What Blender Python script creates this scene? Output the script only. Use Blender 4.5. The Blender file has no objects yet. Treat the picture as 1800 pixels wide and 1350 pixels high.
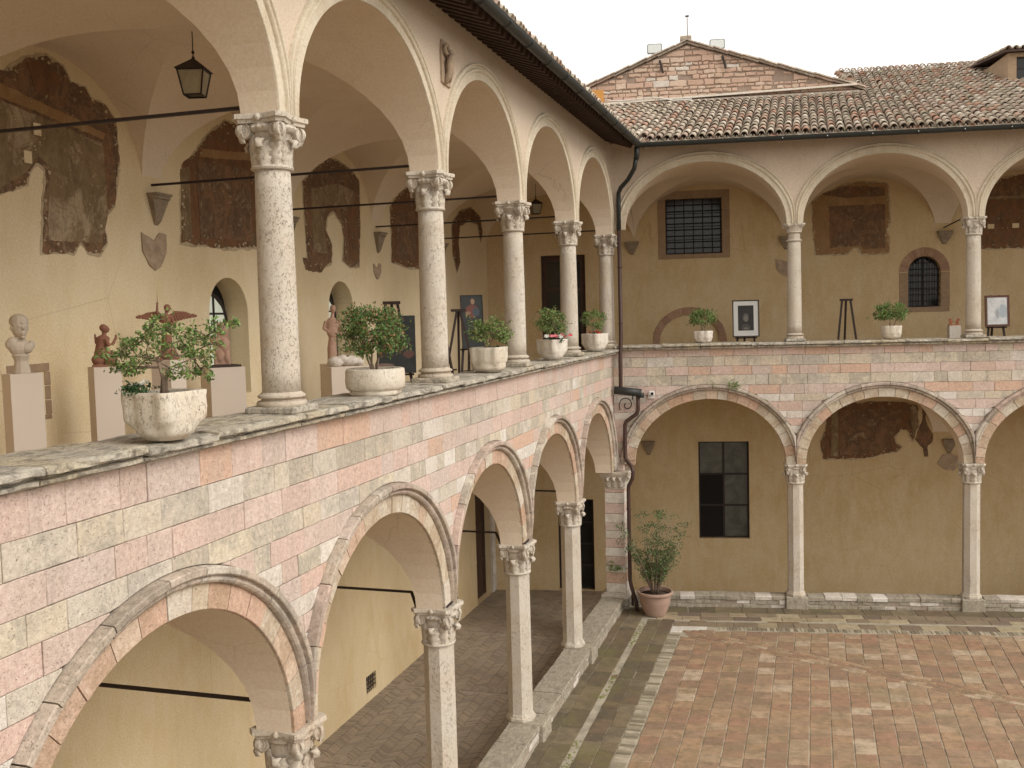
import bpy, bmesh, math, random
from math import sin, cos, pi, sqrt, radians, tan, atan2, floor
from mathutils import Vector, Matrix
random.seed(7)
SC = bpy.context.scene
COL = SC.collection

# ------------------------------------------------------------------ camera, sky, sun, exposure
cam_d = bpy.data.cameras.new('camera'); cam = bpy.data.objects.new('camera', cam_d); COL.objects.link(cam)
CAMP = Vector((4.174569, -1.064732, 6.436264))
CR = Vector((0.95769, 0.28665, -0.02560)); CU = Vector((0.00509, 0.07205, 0.99739)); CD = Vector((-0.28774, 0.95532, -0.06754))
cam.matrix_world = Matrix(((CR.x, CU.x, -CD.x, CAMP.x), (CR.y, CU.y, -CD.y, CAMP.y), (CR.z, CU.z, -CD.z, CAMP.z), (0, 0, 0, 1)))
cam_d.sensor_width = 36; cam_d.lens = 35.37; cam_d.clip_start = 0.1; cam_d.clip_end = 2000
SC.camera = cam
world = bpy.data.worlds.new('World'); SC.world = world; world.use_nodes = True
wt = world.node_tree; wt.nodes.clear()
SUN_EL, SUN_AZ = 36, 104        # compass-like azimuth of the sun: from +x, a little behind the camera
sky = wt.nodes.new('ShaderNodeTexSky'); sky.sky_type = 'NISHITA'; sky.sun_disc = False
sky.sun_elevation = radians(SUN_EL); sky.sun_rotation = radians(SUN_AZ); sky.dust_density = 4; sky.air_density = 1.0
hs = wt.nodes.new('ShaderNodeHueSaturation'); hs.inputs['Saturation'].default_value = 0.12
mx = wt.nodes.new('ShaderNodeMixRGB'); mx.inputs[0].default_value = 0.72; mx.inputs[2].default_value = (11.2, 10.6, 9.7, 1)
bg = wt.nodes.new('ShaderNodeBackground'); bg.inputs['Strength'].default_value = 0.12
wo = wt.nodes.new('ShaderNodeOutputWorld')
wt.links.new(sky.outputs[0], hs.inputs['Color']); wt.links.new(hs.outputs[0], mx.inputs[1])
wt.links.new(mx.outputs[0], bg.inputs[0]); wt.links.new(bg.outputs[0], wo.inputs[0])
sun_d = bpy.data.lights.new('sun', 'SUN'); sun = bpy.data.objects.new('sun', sun_d); COL.objects.link(sun)
sun_d.energy = 1.3; sun_d.angle = radians(30); sun_d.color = (1, 0.95, 0.87)
_a = radians(SUN_AZ); _e = radians(SUN_EL)
sdir = Vector((sin(_a) * cos(_e), cos(_a) * cos(_e), sin(_e)))
sun.rotation_euler = sdir.to_track_quat('Z', 'Y').to_euler()
SC.view_settings.view_transform = 'Standard'; SC.view_settings.look = 'None'; SC.view_settings.gamma = 1
SC.view_settings.use_curve_mapping = False; SC.view_settings.exposure = 0.36
SC.cycles.max_bounces = 10; SC.cycles.diffuse_bounces = 8

# ------------------------------------------------------------------ place
Y1 = 20.425; SK = radians(8.57)
class Frame:
    def __init__(s, o, a):
        s.o = Vector(o); s.a = a; s.M = Matrix.Translation(s.o) @ Matrix.Rotation(a, 4, 'Z')
    def p(s, u, v, z): return s.M @ Vector((u, v, z))
FL = Frame((0, 0, 0), pi / 2)          # left wing: u runs along +y, v into the wing (-x)
FR = Frame((0, Y1, 0), SK)             # right wing: u runs along the wing, v into it
FW = Frame((0, 0, 0), 0)
def topix(P):
    w = P - CAMP; z = w.dot(CD)
    if z < 0.2: return None
    return (900 + 1768.5 * w.dot(CR) / z, 675 - 1768.5 * w.dot(CU) / z, z)
def inview(P, m=30):
    q = topix(P)
    return bool(q and -m < q[0] < 1800 + m and -m < q[1] < 1350 + m)

# ------------------------------------------------------------------ mesh builder
class MB:
    def __init__(s): s.v = []; s.f = []; s.m = []; s.r = []; s.sm = []
    def add(s, vs, fs, mi=0, rnd=0.0, smooth=False):
        n = len(s.v); s.v += [tuple(x) for x in vs]
        for f in fs: s.f.append(tuple(i + n for i in f)); s.m.append(mi); s.r.append(rnd); s.sm.append(smooth)
        return s
    def box(s, x0, x1, y0, y1, z0, z1, mi=0, rnd=0.0, b=0.0):
        if b <= 0:
            v = [(x0,y0,z0),(x1,y0,z0),(x1,y1,z0),(x0,y1,z0),(x0,y0,z1),(x1,y0,z1),(x1,y1,z1),(x0,y1,z1)]
            return s.add(v, [(0,3,2,1),(4,5,6,7),(0,1,5,4),(1,2,6,5),(2,3,7,6),(3,0,4,7)], mi, rnd)
        b = min(b, (x1-x0)*.3, (y1-y0)*.3, (z1-z0)*.3)
        V = []; idx = {}
        for i, X in enumerate((x0, x1)):
            for j, Y in enumerate((y0, y1)):
                for k, Z in enumerate((z0, z1)):
                    sx, sy, sz = (1 - 2*i)*b, (1 - 2*j)*b, (1 - 2*k)*b
                    for a, p in enumerate(((X, Y+sy, Z+sz), (X+sx, Y, Z+sz), (X+sx, Y+sy, Z))):
                        idx[(i,j,k,a)] = len(V); V.append(p)
        F = []
        for i in (0,1):
            q = [idx[(i,j,k,0)] for j,k in ((0,0),(1,0),(1,1),(0,1))]; F.append(q if i else q[::-1])
            q = [idx[(j,i,k,1)] for j,k in ((0,0),(0,1),(1,1),(1,0))]; F.append(q if i else q[::-1])
            q = [idx[(j,k,i,2)] for j,k in ((0,0),(1,0),(1,1),(0,1))]; F.append(q if i else q[::-1])
        for j in (0,1):
            for k in (0,1):
                F.append([idx[(0,j,k,1)],idx[(1,j,k,1)],idx[(1,j,k,2)],idx[(0,j,k,2)]])
                F.append([idx[(j,0,k,0)],idx[(j,1,k,0)],idx[(j,1,k,2)],idx[(j,0,k,2)]])
                F.append([idx[(j,k,0,0)],idx[(j,k,1,0)],idx[(j,k,1,1)],idx[(j,k,0,1)]])
        for i in (0,1):
            for j in (0,1):
                for k in (0,1): F.append([idx[(i,j,k,0)],idx[(i,j,k,1)],idx[(i,j,k,2)]])
        return s.add(V, F, mi, rnd)
    def bar(s, p0, p1, w, h=None, mi=0, rnd=0.0):
        p0, p1 = Vector(p0), Vector(p1); d = (p1-p0).normalized(); h = h or w
        up = Vector((0,0,1)) if abs(d.z) < .95 else Vector((0,1,0))
        a = d.cross(up).normalized()*w/2; c = a.cross(d).normalized()*h/2
        vs = [p0-a-c,p0+a-c,p0+a+c,p0-a+c,p1-a-c,p1+a-c,p1+a+c,p1-a+c]
        return s.add(vs, [(0,3,2,1),(4,5,6,7),(0,1,5,4),(1,2,6,5),(2,3,7,6),(3,0,4,7)], mi, rnd)
    def tube(s, pts, rad, n=8, mi=0, rnd=0.0, cap=True, smooth=True):
        pts = [Vector(p) for p in pts]; rr = rad if isinstance(rad, (list, tuple)) else [rad]*len(pts)
        vs = []; prev = None
        for i, p in enumerate(pts):
            d = (pts[min(i+1, len(pts)-1)] - pts[max(i-1, 0)])
            d = d.normalized() if d.length > 1e-9 else Vector((0,0,1))
            if prev is None: a = d.cross(Vector((0.13, 0.97, 0.21))); a = a if a.length > .1 else d.cross(Vector((1,0,0)))
            else: a = prev - d*prev.dot(d)
            a.normalize(); prev = a; b = d.cross(a)
            vs += [p + (a*cos(2*pi*k/n) + b*sin(2*pi*k/n))*rr[i] for k in range(n)]
        F = [(i*n+k, i*n+(k+1)%n, (i+1)*n+(k+1)%n, (i+1)*n+k) for i in range(len(pts)-1) for k in range(n)]
        if cap: F += [tuple(range(n))[::-1], tuple((len(pts)-1)*n+k for k in range(n))]
        return s.add(vs, F, mi, rnd, smooth)
    def lathe(s, prof, n=24, c=(0,0,0), mi=0, rnd=0.0, mod=None, smooth=True, cap=True):
        vs = []
        for i, (r, z) in enumerate(prof):
            for k in range(n):
                a = 2*pi*k/n; q = mod(a, r, z) if mod else r
                vs.append((c[0]+q*cos(a), c[1]+q*sin(a), c[2]+z))
        F = [(i*n+k, i*n+(k+1)%n, (i+1)*n+(k+1)%n, (i+1)*n+k) for i in range(len(prof)-1) for k in range(n)]
        if cap: F += [tuple(range(n))[::-1], tuple((len(prof)-1)*n+k for k in range(n))]
        return s.add(vs, F, mi, rnd, smooth)
    def ball(s, c, r, n=8, mi=0, rnd=0.0, rot=None):
        r = (r, r, r) if not isinstance(r, (tuple, list)) else r
        vs = []; m = n//2+1; c = Vector(c)
        for i in range(m+1):
            t = pi*i/m
            for k in range(n):
                p = Vector((r[0]*sin(t)*cos(2*pi*k/n), r[1]*sin(t)*sin(2*pi*k/n), r[2]*cos(t)))
                if rot: p = rot @ p
                vs.append(c+p)
        F = [(i*n+k, (i+1)*n+k, (i+1)*n+(k+1)%n, i*n+(k+1)%n) for i in range(m) for k in range(n)]
        return s.add(vs, F, mi, rnd, True)
    def prism(s, poly, a0, a1, axis='v', mi=0, rnd=0.0):
        # poly (u,z) CCW seen from -v; extruded along v
        n = len(poly)
        vs = [(u, a0, z) for u, z in poly] + [(u, a1, z) for u, z in poly]
        F = [tuple(range(n)), tuple(range(2*n-1, n-1, -1))] + [(i, i+n, (i+1)%n+n, (i+1)%n) for i in range(n)]
        return s.add(vs, F, mi, rnd)
    def mesh(s, name, mats):
        me = bpy.data.meshes.new(name); me.from_pydata(s.v, [], s.f)
        for m in (mats if isinstance(mats, (list, tuple)) else [mats]): me.materials.append(m)
        me.polygons.foreach_set('material_index', s.m); me.polygons.foreach_set('use_smooth', s.sm)
        at = me.attributes.new('rnd', 'FLOAT', 'FACE'); at.data.foreach_set('value', s.r)
        me.update(); return me
    def obj(s, name, mats, parent=None, **kw): return link(name, s.mesh(name, mats), parent, **kw)

def link(name, me, parent=None, loc=None, rot=None, label=None, cat=None, group=None, kind=None, M=None):
    o = bpy.data.objects.new(name, me); COL.objects.link(o)
    if parent: o.parent = parent
    if M is not None: o.matrix_local = M
    if loc is not None: o.location = loc
    if rot is not None: o.rotation_euler = (0, 0, rot) if not isinstance(rot, (tuple, list)) else rot
    if cat and not kind: kind = 'thing'
    for k, v in (('label', label), ('category', cat), ('group', group), ('kind', kind)):
        if v: o[k] = v
    return o
def thing(name, label, cat, fr=FW, loc=(0, 0, 0), rz=0, group=None, kind=None):
    o = link(name, None, label=label, cat=cat, group=group, kind=kind)
    o.empty_display_size = .1
    o.matrix_world = fr.M @ Matrix.Translation(loc) @ Matrix.Rotation(rz, 4, 'Z'); return o
def copy_tree(o, parent=None):
    c = o.copy(); COL.objects.link(c)
    if parent: c.parent = parent
    for ch in list(o.children): copy_tree(ch, c)
    return c
def crease(me, ang=35):
    for p in me.polygons: p.use_smooth = True
    try: me.set_sharp_from_angle(angle=radians(ang))
    except Exception: pass
    return me

# ------------------------------------------------------------------ materials
class NT:
    def __init__(s, name):
        s.mat = bpy.data.materials.new(name); s.mat.use_nodes = True; s.t = s.mat.node_tree; s.t.nodes.clear()
        s.out = s.n('ShaderNodeOutputMaterial'); s.bs = s.n('ShaderNodeBsdfPrincipled'); s.l(s.bs.outputs[0], s.out.inputs[0])
        s.bs.inputs['Specular IOR Level'].default_value = 0.25
        s._pos = None
    def n(s, t, **kw):
        x = s.t.nodes.new(t)
        for k, v in kw.items(): setattr(x, k, v)
        return x
    def l(s, a, b): s.t.links.new(a, b)
    def pos(s, sc=(1,1,1)):
        g = s.n('ShaderNodeNewGeometry'); m = s.n('ShaderNodeMapping'); m.inputs['Scale'].default_value = sc
        s.l(g.outputs['Position'], m.inputs[0]); return m.outputs[0]
    def noise(s, scale, detail=5, rough=.6, vec=None, dist=0):
        x = s.n('ShaderNodeTexNoise'); x.inputs['Scale'].default_value = scale; x.inputs['Detail'].default_value = detail
        x.inputs['Roughness'].default_value = rough; x.inputs['Distortion'].default_value = dist
        s.l(vec or s.pos(), x.inputs['Vector']); return x.outputs[0]
    def vor(s, scale, feature='F1', vec=None):
        x = s.n('ShaderNodeTexVoronoi', feature=feature); x.inputs['Scale'].default_value = scale
        s.l(vec or s.pos(), x.inputs['Vector']); return x.outputs[0]
    def ramp(s, v, stops, interp='LINEAR'):
        r = s.n('ShaderNodeValToRGB'); r.color_ramp.interpolation = interp; e = r.color_ramp.elements
        while len(e) < len(stops): e.new(0.5)
        for i, (p, c) in enumerate(stops):
            e[i].position = p; e[i].color = (*c, 1) if isinstance(c, (tuple, list)) else (c, c, c, 1)
        s.l(v, r.inputs[0]); return r.outputs[0]
    def mix(s, f, a, b, mode='MIX'):
        m = s.n('ShaderNodeMixRGB', blend_type=mode)
        for i, x in ((0, f), (1, a), (2, b)):
            if hasattr(x, 'is_output'): s.l(x, m.inputs[i])
            elif isinstance(x, (tuple, list)): m.inputs[i].default_value = (*x, 1)
            else: m.inputs[i].default_value = x if i == 0 else (x, x, x, 1)
        return m.outputs[0]
    def math(s, op, a, b=0.0):
        m = s.n('ShaderNodeMath', operation=op)
        for i, x in ((0, a), (1, b)):
            if hasattr(x, 'is_output'): s.l(x, m.inputs[i])
            else: m.inputs[i].default_value = x
        return m.outputs[0]
    def rnd(s):
        a = s.n('ShaderNodeAttribute'); a.attribute_name = 'rnd'; o = s.n('ShaderNodeObjectInfo')
        return s.math('FRACT', s.math('ADD', a.outputs['Fac'], o.outputs['Random']))
    def done(s, col, rough=.85, bump=None, bs=.4, dist=.01, spec=None):
        if hasattr(col, 'is_output'): s.l(col, s.bs.inputs['Base Color'])
        else: s.bs.inputs['Base Color'].default_value = (*col, 1)
        if hasattr(rough, 'is_output'): s.l(rough, s.bs.inputs['Roughness'])
        else: s.bs.inputs['Roughness'].default_value = rough
        if bump is not None:
            b = s.n('ShaderNodeBump'); b.inputs['Strength'].default_value = bs; b.inputs['Distance'].default_value = dist
            s.l(bump, b.inputs['Height']); s.l(b.outputs[0], s.bs.inputs['Normal'])
        if spec is not None: s.bs.inputs['Specular IOR Level'].default_value = spec
        return s.mat
def sc3(c, k): return tuple(min(x*k, 1) for x in c)

def m_plaster(name, base, dark, light, scale=1.0, stain=.5):
    t = NT(name)
    a = t.noise(.55*scale, 6, .6); b = t.noise(3.2*scale, 7, .65, vec=t.pos((1,1,.45))); c = t.noise(40, 4, .6)
    col = t.mix(t.ramp(a, [(.35, 0.0), (.68, 1.0)]), base, dark)
    col = t.mix(t.math('MULTIPLY', t.ramp(b, [(.42, 0.0), (.75, 1.0)]), stain), col, light)
    d = t.noise(1.3, 8, .7, vec=t.pos((1,1,.2)), dist=.6)
    col = t.mix(t.math('MULTIPLY', t.ramp(d, [(.55, 0.0), (.8, 1.0)]), .35), col, sc3(dark, .72))
    e = t.noise(9, 10, .8, dist=1.2); col = t.mix(t.math('MULTIPLY', t.ramp(e, [(.60, 0.0), (.70, 1.0)]), .16), col, sc3(light, 1.12))
    k = t.vor(.9, 'DISTANCE_TO_EDGE', t.mix(.12, t.pos(), t.n('ShaderNodeTexNoise').outputs['Color'])); km = t.math('MULTIPLY', t.ramp(k, [(0.0, 1.0), (.006, 0.0)]), t.ramp(t.noise(.7, 3, .5), [(.5, 0.0), (.62, .45)])); col = t.mix(km, col, sc3(dark, .55))
    col = t.mix(.2, col, t.ramp(c, [(.3, .15), (.7, .9)]), 'OVERLAY')
    h = t.math('ADD', t.math('MULTIPLY', c, .25), t.noise(6, 6, .6))
    return t.done(col, .93, h, .25, .012)
def m_block(name, cols, stainc=(.20,.18,.14), stain=.5, veins=.3, pit=.5, sat=None):
    t = NT(name); r = t.rnd(); n = len(cols)
    col = t.ramp(r, [((i+.0)/n, c) for i, c in enumerate(cols)], 'CONSTANT')
    a = t.noise(5, 8, .68, dist=.4); b = t.noise(1.1, 6, .6); g = t.noise(55, 5, .7)
    col = t.mix(t.math('MULTIPLY', t.ramp(a, [(.35, 0.0), (.7, 1.0)]), veins), col, t.mix(.5, col, (.75,.66,.5), 'MULTIPLY'))
    r2 = t.math('FRACT', t.math('MULTIPLY', r, 7.31))
    f = t.math('MULTIPLY', t.ramp(t.math('ADD', t.noise(3.3, 9, .72, dist=.8), t.math('MULTIPLY', r2, .18)), [(.53, 0.0), (.66, 1.0)]), stain)
    col = t.mix(f, col, stainc)
    p = t.math('MAXIMUM', t.ramp(t.noise(70, 3, .5, vec=t.pos((1,1,1.4))), [(.27, 1.0), (.36, 0.0)]), t.ramp(t.noise(17, 7, .7, vec=t.pos((1,1,1.3)), dist=2.6), [(.33, 1.0), (.37, 0.0)]))
    col = t.mix(t.math('MULTIPLY', p, pit), col, sc3(stainc, .8))
    st = t.math('MULTIPLY', t.ramp(t.noise(5.5, 7, .7, vec=t.pos((1,1,.22)), dist=.4), [(.50, 0.0), (.72, 1.0)]), t.ramp(t.noise(.8, 4, .5), [(.40, 0.0), (.62, .55)]))
    col = t.mix(st, col, sc3(stainc, .9))
    w = t.math('MULTIPLY', t.ramp(t.noise(13, 9, .78, dist=.6), [(.57, 0.0), (.66, 1.0)]), .38); col = t.mix(w, col, (.66,.60,.51))
    gr = t.math('MULTIPLY', t.ramp(t.noise(19, 9, .8, dist=.9), [(.58, 0.0), (.66, 1.0)]), stain*.75); col = t.mix(gr, col, sc3(stainc, .85))
    col = t.mix(.42, col, t.ramp(t.noise(26, 8, .75), [(.25, .12), (.75, .92)]), 'OVERLAY')
    h = t.math('SUBTRACT', t.math('ADD', t.math('MULTIPLY', a, .9), t.math('MULTIPLY', g, .35)), t.math('MULTIPLY', p, .6))
    return t.done(col, .9, h, .85, .018)
def m_travertine(name, base=(.57,.52,.45), warm=(.52,.44,.35), grey=(.34,.31,.27), amt=1.0):
    t = NT(name); v = t.pos((1,1,.55))
    col = t.mix(t.ramp(t.noise(2.2, 7, .65), [(.35, 0.0), (.7, 1.0)]), base, warm)
    col = t.mix(t.math('MULTIPLY', t.ramp(t.noise(4.5, 9, .75, vec=t.pos((1,1,.35)), dist=.7), [(.56, 0.0), (.72, 1.0)]), .55*amt), col, grey)
    area = t.ramp(t.noise(2.7, 3, .5), [(.34, 0.3), (.56, 1.0)])
    p = t.math('MULTIPLY', t.ramp(t.noise(52, 4, .62, vec=v, dist=1.4), [(.365, 1.0), (.43, 0.0)]), area)
    p2 = t.math('MULTIPLY', t.ramp(t.noise(13, 5, .6, vec=t.pos((1,1,.4)), dist=2.2), [(.29, 1.0), (.33, 0.0)]), area)
    p = t.math('MAXIMUM', p, p2)
    col = t.mix(t.math('MULTIPLY', p, .7), col, (.22,.17,.12))
    g = t.noise(90, 4, .6); col = t.mix(.2, col, t.ramp(g, [(.25, .2), (.75, .9)]), 'OVERLAY')
    h = t.math('SUBTRACT', t.math('ADD', t.math('MULTIPLY', g, .15), t.math('MULTIPLY', t.noise(9, 6, .6), .5)), p)
    return t.done(col, .85, h, .7, .012)
def m_lichen(name, base=(.48,.44,.37), yel=(.52,.44,.30), dark=(.13,.115,.095)):
    t = NT(name); r = t.rnd()
    col = t.mix(t.ramp(t.noise(1.6, 7, .65), [(.38, 0.0), (.62, 1.0)]), base, t.mix(r, yel, base))
    col = t.mix(t.math('MULTIPLY', t.ramp(t.noise(7, 10, .78, vec=t.pos((1.5,.8,1)), dist=1), [(.45, 0.0), (.60, 1.0)]), .78), col, dark)
    w = t.ramp(t.noise(11, 8, .7), [(.60, 0.0), (.7, 1.0)]); col = t.mix(t.math('MULTIPLY', w, .5), col, (.62,.58,.5))
    g = t.noise(60, 6, .75); col = t.mix(.35, col, t.ramp(g, [(.25, .1), (.75, .95)]), 'OVERLAY')
    h = t.math('ADD', t.math('MULTIPLY', g, .4), t.noise(14, 8, .7, dist=.5))
    return t.done(col, .92, h, .9, .02)
def m_multi(name, cols, stainc, stain=.5, nscale=4, rough=.9, bs=.5, moss=None, flake=None):
    t = NT(name); r = t.rnd(); n = len(cols)
    col = t.ramp(r, [(i/n, c) for i, c in enumerate(cols)], 'CONSTANT')
    a = t.noise(nscale, 8, .7, dist=.4); g = t.noise(60, 5, .7)
    col = t.mix(t.math('MULTIPLY', t.ramp(a, [(.42, 0.0), (.7, 1.0)]), stain), col, stainc)
    if flake: col = t.mix(t.math('MULTIPLY', t.ramp(t.noise(nscale*3.1, 8, .75), [(.56, 0.0), (.70, 1.0)]), .55), col, flake)
    if moss: col = t.mix(t.math('MULTIPLY', t.ramp(t.noise(.9, 6, .7, dist=.5), [(.50, 0.0), (.68, 1.0)]), .6), col, moss)
    col = t.mix(.25, col, t.ramp(g, [(.25, .15), (.75, .9)]), 'OVERLAY')
    return t.done(col, rough, t.math('ADD', t.math('MULTIPLY', g, .3), a), bs, .01)
def m_flat(name, col, rough=.6, var=.25, scale=8, metal=0, spec=.3):
    t = NT(name); c = t.mix(t.math('MULTIPLY', t.ramp(t.noise(scale, 6, .65), [(.35, 0.0), (.7, 1.0)]), var), col, sc3(col, .5))
    t.bs.inputs['Metallic'].default_value = metal
    return t.done(c, rough, t.noise(scale*6, 4, .6), .15, .005, spec)
def m_fresco(name, cols, flake=.5, sc=2.2):
    t = NT(name); n = len(cols)
    v = t.noise(sc, 10, .78, dist=.7)
    col = t.ramp(v, [(.28 + .44*i/max(n-1, 1), c) for i, c in enumerate(cols)])
    col = t.mix(t.math('MULTIPLY', t.ramp(t.noise(sc*2.7, 9, .75, vec=t.pos((1,1,.5)), dist=.5), [(.45, 0.0), (.72, 1.0)]), .7), col, sc3(cols[0], .5))
    f = t.ramp(t.noise(26, 6, .7, dist=.4), [(.66, 0.0), (.70, 1.0)]); f2 = t.ramp(t.noise(1.9, 5, .6), [(.42, 0.0), (.6, 1.0)])
    col = t.mix(t.math('MULTIPLY', t.math('MULTIPLY', f, f2), flake), col, (.50,.42,.30))
    s2 = t.ramp(t.noise(4.2, 10, .8, vec=t.pos((1,1,2))), [(.60, 0.0), (.78, 1.0)]); col = t.mix(t.math('MULTIPLY', s2, flake*.7), col, (.36,.30,.21))
    g = t.noise(60, 4, .6); col = t.mix(.2, col, t.ramp(g, [(.25, .2), (.75, .9)]), 'OVERLAY')
    return t.done(col, .9, t.noise(20, 6, .7), .3, .006)
M = {}
M['plaster_out'] = m_plaster('cream plaster', (.60,.49,.385), (.53,.425,.33), (.63,.54,.44), stain=.45)
M['plaster_trim'] = m_plaster('pale trim plaster', (.60,.525,.405), (.49,.405,.29), (.66,.60,.50), 2.2, .8)
M['plaster_vault'] = m_plaster('vault plaster', (.74,.63,.50), (.70,.58,.45), (.77,.67,.55), 1, .35)
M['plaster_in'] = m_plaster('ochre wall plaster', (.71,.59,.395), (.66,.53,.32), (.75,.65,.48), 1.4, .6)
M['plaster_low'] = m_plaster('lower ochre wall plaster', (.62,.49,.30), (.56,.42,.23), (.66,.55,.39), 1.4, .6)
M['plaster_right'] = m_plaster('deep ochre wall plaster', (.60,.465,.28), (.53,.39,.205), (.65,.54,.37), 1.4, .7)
M['mortar'] = m_flat('mortar', (.36,.29,.23), .95, .5, 9)
M['pink'] = m_block('pink stone', [(.58,.435,.38),(.60,.46,.405),(.585,.42,.355),(.595,.45,.39),(.56,.44,.385),(.61,.48,.425),(.58,.395,.30),(.55,.45,.40)], (.44,.35,.29), .4, .3, .45)
M['buff'] = m_block('buff stone', [(.57,.50,.405),(.55,.485,.405),(.58,.505,.395),(.54,.48,.405),(.57,.49,.385),(.60,.535,.46),(.56,.475,.375)], (.33,.30,.255), .6, .35, .6)
M['white'] = m_block('white stone', [(.66,.61,.55),(.70,.66,.60),(.62,.56,.50),(.68,.62,.55)], (.40,.35,.30), .4, .3, .3)
M['vous'] = m_block('voussoir stone', [(.58,.51,.40),(.56,.40,.31),(.60,.54,.46),(.58,.45,.35),(.56,.38,.29),(.57,.49,.38),(.59,.53,.44)], (.36,.25,.16), .6, .5, .4)
M['hood'] = m_block('hood stone', [(.50,.42,.35),(.56,.47,.41),(.45,.38,.31),(.54,.42,.36),(.58,.52,.45)], (.24,.20,.16), .6, .6, .5)
M['trav'] = m_travertine('travertine')
M['trav_rough'] = m_travertine('weathered travertine', (.56,.51,.43), (.47,.38,.29), (.24,.21,.17), 1.4)
M['lichen'] = m_lichen('lichened coping stone')
M['bench'] = m_lichen('low wall stone', (.38,.335,.265), (.35,.305,.23), (.20,.175,.135))
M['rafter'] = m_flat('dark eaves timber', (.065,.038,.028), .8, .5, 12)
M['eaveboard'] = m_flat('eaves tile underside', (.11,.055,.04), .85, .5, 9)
M['gutter'] = m_flat('gutter paint', (.035,.038,.036), .45, .3, 5)
M['pipe'] = m_flat('brown pipe paint', (.075,.042,.034), .45, .4, 6)
M['iron'] = m_flat('old iron', (.035,.024,.022), .6, .4, 14)
M['tile'] = m_multi('roof tile clay', [(.43,.35,.28),(.38,.31,.25),(.50,.42,.34),(.40,.23,.165),(.37,.29,.23),(.44,.29,.22),(.58,.51,.43),(.38,.32,.25),(.31,.26,.20),(.48,.41,.33),(.35,.30,.23),(.42,.31,.25)], (.17,.15,.11), .7, 9, .9, .4, flake=(.33,.33,.24))
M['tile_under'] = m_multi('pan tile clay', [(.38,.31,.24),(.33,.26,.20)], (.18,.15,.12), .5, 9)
M['rubble'] = m_multi('gable stone', [(.50,.345,.27),(.53,.385,.30),(.48,.325,.25),(.56,.43,.34),(.50,.37,.28),(.57,.45,.36),(.52,.36,.28)], (.38,.28,.21), .5, 5, .92, .6, flake=(.62,.52,.42))
M['gmortar'] = m_flat('gable mortar', (.33,.25,.20), .95, .5, 9)
M['terra'] = m_multi('courtyard brick', [(.37,.245,.15),(.33,.215,.13),(.29,.185,.12),(.39,.275,.18),(.34,.23,.15),(.27,.175,.12),(.38,.255,.165),(.33,.195,.13),(.32,.215,.145),(.36,.235,.145),(.40,.285,.19),(.33,.20,.13),(.30,.195,.13),(.47,.365,.265)], (.16,.12,.075), .8, 6, .8, .8, moss=(.21,.165,.10), flake=(.50,.40,.29))
M['terra_joint'] = m_flat('courtyard joint', (.46,.41,.32), .95, .9, 3)
M['slab'] = m_multi('mossy slab', [(.165,.13,.08),(.20,.155,.095),(.14,.11,.07),(.175,.125,.08),(.215,.17,.11),(.15,.12,.075)], (.075,.065,.05), .75, 3, .85, .5, moss=(.17,.155,.06), flake=(.36,.31,.23))
M['paleslab'] = m_multi('pale worn slab', [(.40,.33,.22),(.34,.27,.175),(.22,.165,.115),(.17,.125,.095),(.38,.30,.20),(.25,.19,.13),(.20,.145,.11)], (.15,.125,.08), .65, 5, .85, .6, flake=(.44,.38,.27))
M['edgebrick'] = m_multi('edge brick', [(.30,.26,.19),(.38,.33,.25),(.22,.185,.13),(.44,.38,.29)], (.15,.13,.09), .6, 6, .9, .5)
M['moss'] = m_multi('moss', [(.16,.19,.055),(.20,.20,.08)], (.26,.21,.13), .6, 6, .95, .8)
M['channel'] = m_multi('channel mortar', [(.22,.165,.10),(.18,.14,.085),(.22,.14,.085)], (.11,.10,.055), .8, 4, .9, .6, moss=(.15,.17,.055), flake=(.27,.22,.15))
M['floorbrick'] = m_multi('herringbone brick', [(.30,.245,.185),(.34,.27,.20),(.26,.21,.16),(.32,.26,.20)], (.19,.16,.125), .55, 1.3, .85, .4, flake=(.32,.26,.19))
M['floor_up'] = m_flat('gallery floor', (.33,.24,.17), .8, .4, 5)
M['groundm'] = m_flat('earth', (.20,.17,.12), .95, .4, 1)
M['wood'] = m_flat('easel wood', (.045,.028,.022), .55, .3, 10)
M['doorwood'] = m_flat('door wood', (.07,.038,.025), .6, .5, 9)
M['reddish'] = m_flat('frame wood', (.16,.075,.05), .5, .4, 9)
M['pedestal'] = m_flat('painted plinth', (.60,.51,.425), .9, .08, 2)
M['marble'] = m_flat('bust stone', (.52,.44,.345), .8, .3, 9)
M['terracotta'] = m_flat('fired clay', (.27,.125,.08), .8, .5, 8)
M['relief'] = m_flat('pale fired clay', (.46,.29,.21), .85, .5, 14)
M['handclay'] = m_flat('orange clay', (.42,.15,.08), .8, .3, 9)
M['planter'] = m_travertine('planter stone', (.66,.61,.52), (.60,.51,.39), (.45,.40,.33), .5)
M['planter_white'] = m_travertine('white planter stone', (.72,.67,.60), (.66,.58,.47), (.48,.42,.36), .35)
M['pot'] = m_flat('pot terracotta', (.40,.27,.21), .85, .45, 5)
M['soil'] = m_flat('soil', (.07,.05,.035), .95, .5, 20)
M['bark'] = m_flat('bark', (.26,.19,.14), .9, .5, 20)
M['whitepaint'] = m_flat('white enamel', (.70,.69,.66), .4, .1, 5)
M['lampcase'] = m_flat('floodlight case', (.24,.25,.25), .5, .2, 5)
M['lampglass'] = m_flat('floodlight glass', (.66,.70,.69), .15, .15, 3, 0, .6)
M['orange'] = m_flat('orange panel', (.55,.27,.07), .7, .25, 5)
M['lead'] = m_flat('grey render band', (.42,.36,.30), .8, .4, 5)
M['quoin'] = m_flat('window stone', (.36,.255,.165), .9, .5, 8)
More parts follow.
